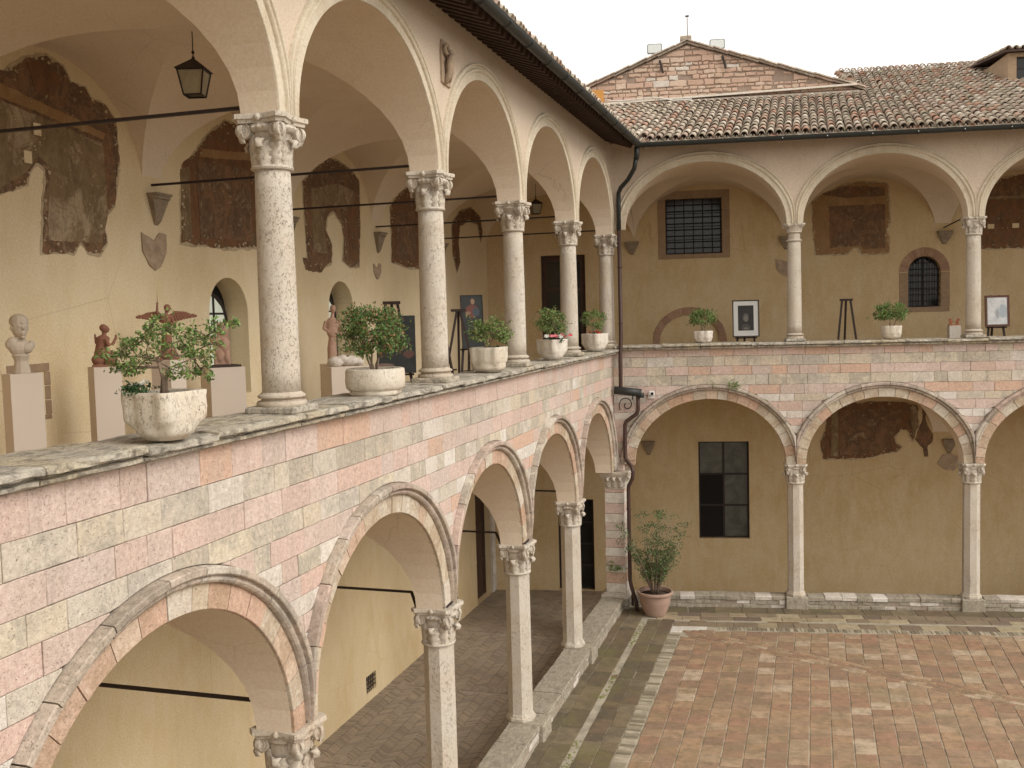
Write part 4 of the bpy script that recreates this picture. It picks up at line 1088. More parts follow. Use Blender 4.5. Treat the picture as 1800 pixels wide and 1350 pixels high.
fresco(bul, 'dark brown narrow fresco seen between the second and third upper columns',
    [(17.62, 8.65), (18.1, 8.95), (18.6, 9.15), (19.1, 8.9), (19.12, 8.2), (19.05, 7.5), (18.4, 7.50), (17.62, 7.58), (17.66, 8.1)], ('fr_dark', [('fr_red', [(17.9, 8.6), (18.9, 8.7), (18.85, 7.65), (17.9, 7.68)])]), 4)
fresco(bul, 'last small fresco remnant on the upper left wall near the corner',
    [(21.2, 8.62), (21.8, 8.95), (22.6, 9.12), (23.3, 8.95), (23.45, 8.6), (23.3, 8.35), (23.1, 8.75), (22.4, 8.80), (21.75, 8.60), (21.62, 8.2), (21.7, 7.75), (21.45, 7.5), (21.2, 7.9)], ('fr_dark', []), 5)
patch(bul, 'fresco', M['fr_red'], [(13.95, 7.48), (14.05, 7.28), (14.55, 7.26), (14.75, 7.36), (14.6, 7.46)], PV, .008, 9)
# repaired white squares
for u, z in ((8.02, 8.52), (7.86, 8.20)): MB().box(u, u+.11, PV-.027, PV-.02, z, z+.13).obj('plaster_patch', M['plaster_in'], bul)
fresco(bur, 'rust brown rectangular fresco framed by the middle upper arch',
    [(4.78, 9.05), (5.1, 9.25), (5.5, 9.42), (5.95, 9.48), (6.55, 9.40), (6.60, 9.0), (6.62, 8.5), (6.52, 8.3), (6.60, 8.1), (6.58, 7.74), (6.2, 7.72), (5.95, 7.72), (5.86, 7.88), (5.75, 7.90), (5.62, 7.74), (4.86, 7.74), (4.80, 8.3)],
    ('fr_ochre', [('fr_red', [(5.18, 8.92), (6.5, 8.92), (6.5, 7.86), (6.0, 7.84), (5.86, 7.95), (5.68, 7.92), (5.2, 7.90)]), ('fr_red', [(5.0, 9.2), (5.5, 9.38), (6.5, 9.32), (6.5, 9.12), (5.6, 9.10)]), ('fr_dark', [(5.7, 9.36), (6.1, 9.38), (6.1, 9.15), (5.7, 9.15)])]), 6)
fresco(bur, 'large dark fresco at the right picture edge behind the upper column',
    [(8.62, 7.77), (8.66, 8.6), (8.78, 9.1), (9.2, 9.42), (9.8, 9.50), (10.4, 9.35), (10.7, 9.0), (10.7, 7.74), (9.6, 7.76)],
    ('fr_dark', [('fr_red', [(8.75, 9.02), (9.2, 9.38), (10.3, 9.3), (10.5, 9.0)]), ('fr_grey', [(8.74, 9.0), (10.6, 9.0), (10.6, 8.93), (8.74, 8.93)])]), 7)
for u, z in ((8.86, 8.23), (9.42, 8.23)): MB().box(u, u+.15, PV-.027, PV-.02, z, z+.11).obj('plaster_patch', M['plaster_in'], bur)
fresco(blr, 'dark red fresco on the lower wall under the middle arch',
    [(5.02, 2.68), (4.95, 3.1), (5.08, 3.4), (5.12, 3.75), (5.3, 3.98), (5.7, 4.06), (6.3, 4.09), (6.9, 4.08), (7.25, 3.98), (7.28, 3.45), (7.15, 3.12), (7.02, 3.38), (6.85, 3.40), (6.72, 3.2), (6.75, 3.05), (6.88, 2.97), (6.78, 2.86), (6.5, 2.82), (6.2, 2.72), (5.8, 2.68)],
    ('fr_dark', [('fr_red', [(5.42, 3.88), (6.9, 3.92), (6.75, 3.4), (6.62, 3.2), (6.68, 2.95), (6.2, 2.80), (5.42, 2.76)]), ('fr_grey', [(5.22, 3.85), (5.38, 3.95), (5.38, 2.74), (5.2, 2.74)]), ('fr_grey', [(7.1, 4.0), (7.24, 3.95), (7.26, 3.45), (7.15, 3.2)])]), 8)
patch(blr, 'fresco', M['fr_red'], [(7.36, 3.98), (7.46, 4.02), (7.52, 3.92), (7.44, 3.72), (7.5, 3.5), (7.64, 3.25), (7.62, 3.1), (7.50, 2.98), (7.52, 2.72), (7.42, 2.72), (7.38, 2.95), (7.2, 3.15), (7.28, 3.4), (7.38, 3.65)], PV, .009, 12, .06, .012, 'curling vertical strip of painted border right of the red fresco')
patch(bur, 'fresco', M['fr_red'], [(.45, 2.2)]*0 or [(12.2, 7.8), (12.2, 9.1), (13.6, 9.1), (13.6, 7.8)], PV, .009, 13)
patch(bll, 'stain_patch', M['carve'], [(8.9, 3.3), (9.3, 3.38), (9.35, 3.25), (9.0, 3.15)], PV, .01, 14)
# ================================================================== columns
def leaf_mesh(name, w, h, r0, curl, mat, ser=.18):
    mb = MB(); vs = []; nt, ns = 13, 4
    for i in range(nt+1):
        t = i/nt
        wd = w*(.70+.42*sin(pi*min(t*1.1, 1)))*(1-.25*max(0, t-.8)/.2)*(1+ser*sin(t*26))
        if t < .72: z = h*t/.8; r = r0+.004+.02*t
        else:
            a = (t-.72)/.28*pi*1.3; z = h*.9+curl*.9*sin(a); r = r0+.0184+curl*(1-cos(a))*.8
        for j in range(ns+1):
            s = -1+2*j/ns; ph = s*wd/2/max(r, .01)*.9; rr_ = r+.014*(abs(s) < .3)-.016*abs(s)+.006*sin(t*26)*abs(s)
            vs.append((rr_*cos(ph), rr_*sin(ph), z))
    F = [(i*(ns+1)+j, i*(ns+1)+j+1, (i+1)*(ns+1)+j+1, (i+1)*(ns+1)+j) for i in range(nt) for j in range(ns)]
    n = len(vs); vs2 = [(x-.012*x/max(math.hypot(x, y), .01), y, z-.006) for x, y, z in vs]
    mb.add(vs, F, 0, 0, True); mb.add(vs2, [f[::-1] for f in F], 0, 0, True)
    b = [j for j in range(ns+1)] + [i*(ns+1)+ns for i in range(1, nt+1)] + [nt*(ns+1)+j for j in range(ns-1, -1, -1)] + [i*(ns+1) for i in range(nt-1, 0, -1)]
    m0 = len(mb.v)-2*n
    for a, c in zip(b, b[1:]+b[:1]): mb.f.append((m0+a, m0+a+n, m0+c+n, m0+c)); mb.m.append(0); mb.r.append(0); mb.sm.append(False)
    return mb.mesh(name, mat)
def volute_mesh(name, r, th, mat):
    mb = MB(); n = 22; vs = []; prof = [(0, .6), (.22, .6), (.26, .25), (.42, .2), (.5, .5), (.62, .5), (.66, .2), (.80, .2), (.85, .5), (1, .5), (1.02, 0)]
    for i, (q, d) in enumerate(prof):
        for k in range(n):
            a = 2*pi*k/n; q2 = q*(1-.07*((a/(2*pi))) if 0 < i < 9 else 1); vs.append((r*q2*cos(a), -th*(.5+d*.5), r*q2*sin(a)))
    m = len(prof); F = [(i*n+k, (i+1)*n+k, (i+1)*n+(k+1) % n, i*n+(k+1) % n) for i in range(m-1) for k in range(n)]
    F = [f[::-1] for f in F]
    nv = len(vs); vs += [(x, -y, z) for x, y, z in vs]; F += [tuple(i+nv for i in f)[::-1] for f in F]
    F += [((m-1)*n+k, (m-1)*n+(k+1) % n, nv+(m-1)*n+(k+1) % n, nv+(m-1)*n+k) for k in range(n)]
    return mb.add(vs, F, 0, 0, True).mesh(name, mat)
def abacus_mb(w, z0, z1, mb, conc=.12, ch=.06):
    pts = []; h = w/2
    for q in range(4):
        A = q*pi/2; ca, sa = cos(A), sin(A)
        for k in range(7):
            t = -1+2*k/6; x = h-(1-t*t)*h*conc*1.2; y = t*(h-ch)
            pts.append((x*ca-y*sa, x*sa+y*ca))
    n = len(pts); zs_ = [(z0, .90), (z0+(z1-z0)*.35, .92), (z0+(z1-z0)*.45, 1.0), (z1-.006, 1.0), (z1, .985)]
    vs = [(x*k, y*k, z) for z, k in zs_ for x, y in pts]
    F = [(i*n+k, i*n+(k+1) % n, (i+1)*n+(k+1) % n, (i+1)*n+k) for i in range(len(zs_)-1) for k in range(n)] + [tuple(range(n))[::-1], tuple((len(zs_)-1)*n+k for k in range(n))]
    return mb.add(vs, F)
CAPS = {}
def make_capital(parent, z0, h, w, rs, style, mat):
    """z0 bottom of capital, h height, w width over the abacus, rs shaft radius"""
    key = (round(h, 3), round(w, 3), round(rs, 3), style, mat.name)
    if key not in CAPS:
        mb = MB(); rt = w*.40
        nb = 24
        mb.lathe([(rs, -.012), (rs+.020, -.006), (rs+.028, .008), (rs+.020, .024), (rs-.010, .030), (rs-.012, h*.35), (rs-.002, h*.55), (rt*.90, h*.70), (rt*1.04, h*.76), (rt*1.0, h*.84)], nb, cap=True)
        if style == 'ionic':      # egg and dart ring
            mb.lathe([(rt*.9, h*.66), (rt*1.05, h*.70), (rt*1.12, h*.755), (rt*1.05, h*.81), (rt*.9, h*.84)], 48, mod=lambda a, r, z: r*(1+.035*cos(a*24)))
        abacus_mb(w*1.04, h*.83, h, mb)
        if style == 'plain': mb.lathe([(rs, h*.45), (rs+.03, h*.49), (rs+.02, h*.53), (rs+.03, h*.60), (rt, h*.70), (rt*1.15, h*.80), (rt*1.2, h*.86)], nb)
        for k in range(4):
            a = k*pi/2; R = w*.44
            mb.ball((R*cos(a), R*sin(a), h*.93), (.03, .03, .032), 8)
        cm = crease(mb.mesh('capital', mat), 40)
        lf = leaf_mesh('acanthus_leaf', w*.34, h*.50, rs+.010, .045*w/.5, mat)
        lf2 = leaf_mesh('acanthus_leaf', w*.26, h*.64, rs+.006, .060*w/.5, mat)
        vm = volute_mesh('volute', h*.155, .030, mat)
        CAPS[key] = (cm, lf, lf2, vm)
    cm, lf, lf2, vm = CAPS[key]
    c = link('capital', cm, parent, loc=(0, 0, z0))
    if style != 'plain':
        for k in range(8):
            # lower ring on the diagonals-in-between, upper ring under the corners
            o = link('acanthus_leaf', lf if k % 2 == 0 else lf2, c, rot=k*pi/4)
        for k in range(4):
            a = pi/4+k*pi/2; R = w*.5*1.16
            for s in (-1, 1):
                ang = a + s*pi/4; cx, cy = cos(a)*R*.90, sin(a)*R*.90; tx, ty = -sin(ang), cos(ang)
                # each corner carries two discs facing the two sides it joins
                link('volute', vm, c, M=Matrix.Translation((cx-(-s)*0+cos(ang)*(.012)-cos(a)*.03, cy+sin(ang)*.012-sin(a)*.03, h*.70)) @ Matrix.Rotation(ang+pi/2, 4, 'Z'))
    return c
def column(fr, u, v, z0, z1, r, shape, style, label, group, capw, caph, wear=0, mat='trav', baseh=.17, plw=.40, pl=True, rz=0):
    th = thing('column', label, 'column', fr, (u, v, z0), group=group)
    H = z1-z0; mt = M[mat]
    def key(*a): return a
    b = MB(); 
    if shape == 'round':
        if pl: b.box(-plw/2-.01, plw/2+.01, -plw/2-.01, plw/2+.01, 0, .062, 1, b=.014)
        rb = plw*.47; q = r
        b.lathe([(rb, .058), (rb+.006, .068), (rb+.008, .085), (rb, .102), (rb-.028, .108), (rb-.038, .120), (q+.030, .128), (q+.040, .138), (q+.038, .152), (q+.02, .160), (q+.012, .168), (q+.004, .178)], 32)
        baseh = .175
    else:
        n8 = 8
        b.lathe([(r*1.22, 0), (r*1.24, .03), (r*1.20, .055), (r*1.10, .062), (r*1.08, .085), (r*1.02, .10)], 8, smooth=False)
        b.v = [(x*cos(pi/8)-y*sin(pi/8), x*sin(pi/8)+y*cos(pi/8), z) for x, y, z in b.v]
        baseh = .095
    link('base', crease(b.mesh('base', [M['trav_rough'], M['lichen']]), 35), th)
    s = MB(); hs = H-baseh-caph; n = 28 if shape == 'round' else 8; K = 10
    prof = []
    for k in range(K+1):
        t = k/K; rr_ = r*(1.0-.085*t+.02*sin(pi*t)) if shape == 'round' else r*(1-.03*t)
        prof.append((rr_, baseh+hs*t))
    s.lathe(prof, n, smooth=(shape == 'round'))
    if shape != 'round': s.v = [(x*cos(pi/8)-y*sin(pi/8), x*sin(pi/8)+y*cos(pi/8), z) for x, y, z in s.v]
    link('shaft', s.mesh('shaft', mt), th)
    make_capital(th, H-caph, caph, capw, r*(.93 if shape == 'round' else .97), style, mt)
    return th
lu = {2: 'upper round travertine column left of the frame, outside the picture', 3: 'upper round column outside the picture, left of the nearest one', 4: 'nearest and largest upper round travertine column with a scrolled leaf capital',
      5: 'second upper round column, between the low round stone basin and the lobed planter', 6: 'third upper round column of the left wing, behind the lobed grey planter',
      7: 'fourth upper round column of the left wing, behind the planter with pink flowers', 8: 'upper round column at the inner corner beside the drainpipe'}
ll = {3: 'lower octagonal column below the frame, outside the picture', 4: 'lower left column of which only the leafy capital shows at the bottom edge', 5: 'nearest full lower octagonal column with a scrolled capital and iron strap',
      6: 'middle lower octagonal column standing on the seat wall of the left wing', 7: 'slim lower octagonal column closest to the corner pier'}
for i in range(1, 9):
    c = LC_COLS[i]
    if c < -1: continue
    column(FL, c, .115, ZCL, ZUL, .160, 'round', 'ionic' if i in (4, 5) else 'corinth', lu.get(i, 'upper round column outside the picture near the camera end'), 'upper round columns of the left wing', .475, .43, plw=.43)
    if i < 8: column(FL, c, .18, .26, ZLL, .188, 'oct', 'ionic' if i % 2 else 'corinth', ll.get(i, 'lower octagonal column outside the picture near the camera end'), 'lower octagonal columns of the left wing', .50, .46, mat='trav_rough' if i == 4 else 'trav')
ru = {1: 'upper facing column with a plain moulded capital, between framed portrait and empty easel', 2: 'upper round column of the facing wing beside the small orange hands sculpture', 3: 'upper round column of the facing wing, beyond the right edge', 4: 'last upper round column of the facing wing, beyond the right edge'}
rl = {1: 'lower octagonal column of the facing wing nearest the dark window', 2: 'lower octagonal column of the facing wing near the right picture edge', 3: 'lower octagonal column of the facing wing, beyond the right edge', 4: 'last lower octagonal column of the facing wing, beyond the right edge'}
for i in (1, 2, 3, 4):
    c = RC_COLS[i]
    column(FR, c, .115, ZCR, ZUR, .148, 'round', 'plain' if i == 1 else 'corinth', ru[i], 'upper round columns of the facing wing', .41, .36, plw=.38)
    column(FR, c, .18, .265, ZLR, .175, 'oct', 'corinth', rl[i], 'lower octagonal columns of the facing wing', .45, .42)
# corner pier
pier = thing('corner_pier', 'square corner pier of striped pink and white stone beside the drainpipe', 'pier', FW, (.0, 20.58, 0))
rr = random.Random(5); z = .34; k = 0
while z < 2.60:
    h = rr.uniform(.15, .24); z1 = min(z+h, 2.62); d = rr.uniform(-.004, .004)
    MB().box(-.22+d, .22+d, -.30, .26, z+.002, z1-.002, 0 if k % 2 else 1, rr.random(), .012).obj('pier_block', [M['pink'], M['white']], pier); z = z1; k += 1
m = MB().box(-.33, .28, -.34, .30, .20, .30, b=.02); m.box(-.27, .25, -.31, .28, .30, .338, b=.01); m.obj('base', M['white'], pier)
z = -.1
for row in range(2):
    x = -.33
    for w in (.22, .18, .22): MB().box(x+.003, x+w-.003, -.33+rr.uniform(-.01, .01), .30, -.1+.15*row, -.1+.15*row+.146, 0, rr.random(), .015).obj('base_stone', M['bench'], pier); x += w
cp = MB(); vs = []
for zz_, k_ in ((2.62, 1.0), (2.64, 1.07), (2.665, 1.0), (2.70, 1.02), (2.80, 1.10), (2.90, 1.30), (2.94, 1.36), (2.945, 1.42), (2.99, 1.44), (3.0, 1.40)):
    for x, y in ((-.22, -.28), (0, -.29), (.22, -.28), (.23, 0), (.22, .26), (0, .27), (-.22, .26), (-.23, 0)): vs.append((x*k_, y*(1+(k_-1)*.7), zz_))
F = [(i*8+k, i*8+(k+1) % 8, (i+1)*8+(k+1) % 8, (i+1)*8+k) for i in range(9) for k in range(8)] + [tuple(range(8))[::-1], tuple(72+k for k in range(8))]
co = cp.add(vs, F).obj('capital', M['trav'], pier)
pl_ = leaf_mesh('acanthus_leaf', .16, .20, .22, .05, M['trav'])
for x, y, a in ((-.14, -.09, -pi/2), (.0, -.09, -pi/2), (.14, -.09, -pi/2), (.02, -.16, 0), (.02, .02, 0), (.02, .15, 0)): link('acanthus_leaf', pl_, co, loc=(x, y, 2.67), rot=a)
MB().box(-.20, .20, -.16, .30, 3.0, 3.2, b=.01).obj('impost', M['pink'], pier)
MB().box(-.26, .12, -.1, .32, 0, .35).obj('core', M['mortar'], pier)

# ================================================================== iron tie rods and straps
def rod(fr, pts, label, group, r=.018):
    MBb = MB(); 
    for a, b in zip(pts, pts[1:]): MBb.bar(a, b, r*2, r*1.5)
    o = MBb.obj('tie_rod', M['iron'], label=label, cat='tie rod', group=group); o.matrix_world = fr.M; return o
rl_ = {3: 'iron tie rod above the column left of the picture', 4: 'nearest iron tie rod crossing the fresco at top left and ending at the first capital', 5: 'iron tie rod from the wall corbel to the second upper capital', 6: 'iron tie rod ending at the third upper capital of the left wing', 7: 'iron tie rod ending at the fourth upper capital of the left wing', 8: 'last iron tie rod of the upper left gallery, at the corner'}
for i in range(3, 9):
    c = min(LC_COLS[i], 20.4)
    rod(FL, [(c, .30, 8.22), (c, 3.9, 8.215)], rl_[i], 'iron tie rods across the upper left gallery')
    if i < 8:
        lab = {3: 'lower iron tie rod outside the picture at left', 4: 'lower iron tie rod seen through the nearest lower arch', 5: 'lower iron tie rod that kinks round the capital of the nearest full octagonal column', 6: 'lower iron tie rod with a knob over the middle octagonal capital', 7: 'lower iron tie rod behind the slim octagonal column'}[i]
        if i in (5, 6): rod(FL, [(c-.03, 3.9, 3.16), (c-.03, .50, 3.14), (c-.19, .38, 3.03), (c-.19, .0, 3.03), (c+.15, -.012, 3.05)], lab, 'iron tie rods across the lower left gallery', .016)
        else: rod(FL, [(c, 3.9, 3.17), (c, .36, 3.16)], lab, 'iron tie rods across the lower left gallery')
for i in (1, 2, 3): 
    c = RC_COLS[i]; rod(FR, [(c, .3, 8.30), (c+.44, 3.9, 8.30)], {1: 'short looking iron rod behind the plain facing capital', 2: 'short looking iron rod left of the capital near the right edge', 3: 'iron rod beyond the right picture edge'}[i], 'iron tie rods across the upper facing gallery', .014)

# ================================================================== roofs
SL = .348; ZG = 9.87; OV = .69
def roof_z(v): return ZG + .07 + (v+OV)*SL
tm = MB(); N = 7; vs = []
def tile_mb(L, w0, w1, th=.018, hgt=.088, N=7):
    mb = MB(); vs = []
    for s_, w in ((0, w1), (L, w0)):
        for t_ in (0, th):
            for k in range(N+1):
                a = pi*k/N; vs.append(((w/2-t_)*cos(a), s_, (hgt*w/w1-t_)*sin(a)))
    n = N+1; F = []
    for k in range(N):
        F += [(k, k+1, k+1+2*n, k+2*n), (k+n, k+3*n, k+1+3*n, k+1+n), (k, k+n, k+1+n, k+1), (k+2*n, k+1+2*n, k+1+3*n, k+3*n)]
    F += [(0, 2*n, 3*n, n), (n-1, 2*n-1, 4*n-1, 3*n-1)]
    return mb.add(vs, F, 0, 0, True)
tile_me = tile_mb(.47, .125, .16).mesh('roof_tile', M['tile'])
Rsl = Matrix.Rotation(math.atan(SL), 4, 'X'); Rsl2 = Matrix.Rotation(math.atan(SL)-.05, 4, 'X')
def roof(fr, label, umin, umax, vtop_fun, group, pitch=.172, step=.40, seed=3, lim=300, under='tile_under', vfrom=False, skw=0.0):
    th = thing('tiled_roof', label, 'roof', fr, group=group); rr = random.Random(seed)
    cells = []; u = umin; ck = 1/sqrt(1+SL*SL)
    while u < umax:
        v = -OV-.02; row = 0
        while v < vtop_fun(u)-.1:
            if vfrom and u+skw*(v+OV) < UE-.05 and v > 4.2: v += step*ck; row += 1; continue
            if vfrom and v < -(u+skw*(v+OV))+.02: v += step*ck; row += 1; continue
            cells.append((u+skw*(v+OV)+rr.uniform(-.008, .008), v+rr.uniform(-.02, .02), rr.uniform(-.03, .03), rr.uniform(-.006, .010), row)); v += step*ck; row += 1
        u += pitch
    sc = []
    for i, (u, v, a, dz, row) in enumerate(cells):
        P = fr.p(u, v, roof_z(v)); q = topix(P); sc.append((1/q[2] if q and inview(P, 20) else 0, i))
    sc.sort(reverse=True); keep = {i for s_, i in sc[:lim] if s_ > 0}
    rest = MB(); tv = tile_mb(.47, .125, .16)
    for i, (u, v, a, dz, row) in enumerate(cells):
        Mx = Matrix.Translation((u, v, roof_z(v)+.040+dz)) @ Matrix.Rotation(a-skw, 4, 'Z') @ Rsl2
        if i in keep: link('roof_tile', tile_me, th, M=Mx)
        else:
            P = fr.p(u, v, 10)
            n = len(rest.v); rest.v += [tuple(Mx @ Vector(p)) for p in tv.v]; rest.f += [tuple(q+n for q in f) for f in tv.f]; rest.m += tv.m; rest.sm += tv.sm; rest.r += [rr.random()]*len(tv.f)
    if rest.f: rest.obj('roof_tile_rows', M['tile'], th, kind='stuff')
    # pan tiles: corrugated sheet
    mb = MB(); us = []; u = umin-.09
    while u < umax+.09: us.append(u); u += pitch/6
    vt = vtop_fun((umin+umax)/2)
    def under_sheet(ua, ub, vt, vb=-OV-.045):
        U = [x for x in us if ua-1e-6 <= x <= ub+1e-6]; vs = []
        for x in U:
            ph = (x-umin)/pitch*2*pi; dz = .018*cos(ph)
            for v in (vb, vt): vs.append((x, v, roof_z(v)-.004+dz)); vs.append((x, v, roof_z(v)-.022+dz))
        F = []
        for i in range(len(U)-1):
            a = 4*i; F += [(a, a+4, a+6, a+2), (a+1, a+3, a+7, a+5), (a, a+1, a+5, a+4)]
        mb.add(vs, F, 0, rr.random(), True)
    return th, under_sheet, mb
# left wing roof
thL, us_, mb_ = roof(FL, 'tiled roof edge of the left wing seen from below', -4.2, 20.9, lambda u: 1.2 if u < 19.8 else 1.0, 'clay tile roofs of the cloister')
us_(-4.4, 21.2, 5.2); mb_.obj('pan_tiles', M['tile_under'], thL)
for u in [x*.17-4 for x in range(0)]: pass
def rafters(fr, th, u0, u1, sp, vin=.0):
    u = u0; m0 = MB().box(-.045, .045, 0, 1, 0, .10, b=.004)
    k = 0
    Lr = (OV-.06)*sqrt(1+SL*SL)+.15
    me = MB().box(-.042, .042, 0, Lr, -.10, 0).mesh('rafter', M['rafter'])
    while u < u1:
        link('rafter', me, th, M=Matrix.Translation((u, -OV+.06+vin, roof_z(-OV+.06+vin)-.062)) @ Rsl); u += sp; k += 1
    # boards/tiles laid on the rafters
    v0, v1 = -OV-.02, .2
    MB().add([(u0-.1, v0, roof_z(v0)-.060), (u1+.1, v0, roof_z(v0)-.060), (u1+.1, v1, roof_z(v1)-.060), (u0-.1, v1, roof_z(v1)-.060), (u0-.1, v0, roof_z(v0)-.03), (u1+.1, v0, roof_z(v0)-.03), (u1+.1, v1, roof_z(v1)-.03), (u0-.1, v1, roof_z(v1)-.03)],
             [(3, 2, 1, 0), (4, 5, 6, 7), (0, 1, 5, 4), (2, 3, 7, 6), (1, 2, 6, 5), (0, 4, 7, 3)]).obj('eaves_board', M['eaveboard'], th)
rafters(FL, thL, 1.0, 19.9, .21)
# right wing roof (low part then the high part beyond the gable)
UE = 6.25
thR, us_, mb_ = roof(FR, 'broad weathered clay tile roof over the facing wing', -3.6, 15.2, lambda u: 4.25 if u < UE-1.4 else 8.55, 'clay tile roofs of the cloister', seed=9, vfrom=True, skw=.14)
us_(-3.9, .42, 4.3, .3); us_(.4, UE, 4.3); us_(UE, 15.3, 8.5); mb_.obj('pan_tiles', M['tile_under'], thR)
rafters(FR, thR, .95, 15, .21, .25)
pt_me = MB(); pt_me.v = [(x, y, -z) for x, y, z in tile_mb(.40, .15, .13, .016, .055).v]; _t = tile_mb(.40, .15, .13, .016, .055); pt_me.f = [f[::-1] for f in _t.f]; pt_me.m = _t.m; pt_me.r = _t.r; pt_me.sm = _t.sm; pt_me = pt_me.mesh('pan_tile', M['tile'])
for k in range(92): link('pan_tile', pt_me, thR, M=Matrix.Translation((-.6+1.2+k*.172-.6+.086, -OV-.055, roof_z(-OV-.055)+.040)) @ Matrix.Rotation(-.14, 4, 'Z') @ Rsl)
# ridge tiles of the high part
rm = tile_mb(.42, .17, .21, .016, .10); rme = rm.mesh('ridge_tile', M['tile'])
u = UE
while u < 0: link('ridge_tile', rme, thR, M=Matrix.Translation((u, 8.40, roof_z(8.40)+.0)) @ Matrix.Rotation(-pi/2+.03, 4, 'Z')); u += .36
# body under the roofs (closes the attic)
MB().add([(-4.5, .25, 9.95), (21, .25, 9.95), (21, 5.2, 9.95), (-4.5, 5.2, 9.95), (-4.5, .25, roof_z(.25)-.09), (21, .25, roof_z(.25)-.09), (21, 5.2, roof_z(5.2)-.09), (-4.5, 5.2, roof_z(5.2)-.09)], [(3,2,1,0),(4,5,6,7),(0,1,5,4),(1,2,6,5),(2,3,7,6),(3,0,4,7)]).obj('attic', M['plaster_in'], thL)
MB().add([(-4, .25, 9.96), (15.2, .25, 9.96), (15.2, 3.9, 9.96), (-4, 3.9, 9.96), (-4, .25, roof_z(.25)-.09), (15.2, .25, roof_z(.25)-.09), (15.2, 3.9, roof_z(3.9)-.09), (-4, 3.9, roof_z(3.9)-.09)], [(3,2,1,0),(4,5,6,7),(0,1,5,4),(1,2,6,5),(2,3,7,6),(3,0,4,7)]).obj('attic', M['plaster_in'], thR)
MB().add([(UE+.02, 3.9, 9.96), (15.2, 3.9, 9.96), (15.2, 8.5, 9.96), (UE+.02, 8.5, 9.96), (UE+.02, 3.9, roof_z(3.9)-.05), (15.2, 3.9, roof_z(3.9)-.05), (15.2, 8.5, roof_z(8.5)-.05), (UE+.02, 8.5, roof_z(8.5)-.05)], [(3,2,1,0),(4,5,6,7),(0,1,5,4),(1,2,6,5),(2,3,7,6),(3,0,4,7)]).obj('attic', M['plaster_out'], thR)
# gutters
gt = thing('gutter', 'dark grey half round gutter along the eaves of the left wing', 'gutter', FL, group='roof gutters')
def gut(th, u0, u1, r=.072):
    mb = MB(); vs = []; n = 10
    pr = [(-OV-.03+ -r*cos(pi*k/n), ZG+.03-r*sin(pi*k/n)*1.05) for k in range(n+1)]
    pr = [(pr[0][0]-.01, pr[0][1]+.012)] + pr + [(p+.006*(1 if k < 5 else -1), q+.007) for k, (p, q) in enumerate(pr[::-1])]
    for u in (u0, u1): vs += [(u, p, q) for p, q in pr]
    m = len(pr); F = [(k, (k+1) % m, m+(k+1) % m, m+k) for k in range(m)]
    mb.add(vs, F, 0, 0, True); mb.obj('channel', M['gutter'], th)
gut(gt, -4.4, Y1-OV+.14)
gt2 = thing('gutter', 'dark grey half round gutter along the eaves of the facing wing', 'gutter', FR, group='roof gutters')
gut(gt2, OV-.10, 15.3)
for th, us in ((gt, [1+.95*i for i in range(20)]), (gt2, [.9+.87*i for i in range(16)])):
    for u in us:
        MB().tube([(u, -OV+.045, ZG+.03)] + [(u, -OV-.03+.079*cos(a), ZG+.03-.083*sin(a)) for a in [pi*k/8 for k in range(9)]], .006, 5).obj('bracket', M['gutter'], th)
        if u > 3: MB().ball((u, -OV-.112, ZG-.005), .011, 6).obj('rivet', M['whitepaint'] if th is gt2 else M['gutter'], th)

# ================================================================== stone gable behind the facing wing
gab = thing('stone_gable', 'stone gable end with brown slab coping rising behind the tiled roof', 'building', FR, (0, 4.3, 0))
AU, AZ = 1.81, 13.12
def gz(u): return AZ-.385*(AU-u) if u < AU else AZ-.322*(u-AU)
mb = MB(); mb.prism([(-4.2, 10), (6.25, 10), (6.25, gz(6.25)), (AU, AZ), (-4.2, gz(-4.2))], .0, 7.0); mb.obj('wall_core', M['gmortar'], gab)
rr = random.Random(77); pcs = []; z = 11.78; row = 0
while z < 13.1:
    h = rr.choice((.085, .105, .125, .15))*rr.uniform(.9, 1.1); u = -2.3+rr.uniform(0, .2)
    while u < 6.0:
        w = h*rr.uniform(1.2, 3.1); a, b = u+.009, u+w-.009; u += w
        if rr.random() < .04: continue
        zt = z+h-.009; zb = z+.009
        hz = h*rr.uniform(-.22, .10)
        poly = [(a, zb+rr.uniform(-.008, .008)), (b, zb+rr.uniform(-.008, .008)), (b, zt+hz), (a, zt+hz+rr.uniform(-.008, .008))]
        poly = clip_half(poly, .385*-1, 1, AZ-.385*AU-.03); 
        if len(poly) < 3: continue
        poly = clip_half(poly, .322, 1, AZ+.322*AU-.03)
        if len(poly) < 3 or abs(area(poly)) < .002: continue
        poly = rough(poly, .06, .012, rr); 
        mi = 1 if rr.random() < .07 else 0
        pcs.append((slab_uv(poly, -.028+rr.uniform(-.012, .010), .05, .014, mi, rr.random(), (rr.uniform(-.05, .05), rr.uniform(-.06, .06))), ((a+b)/2, 4.3, z), sqrt(w*h)))
    z += h; row += 1
emit(gab, 'stone', pcs, [M['rubble'], M['white']], FR, 300, 'stone_rows')
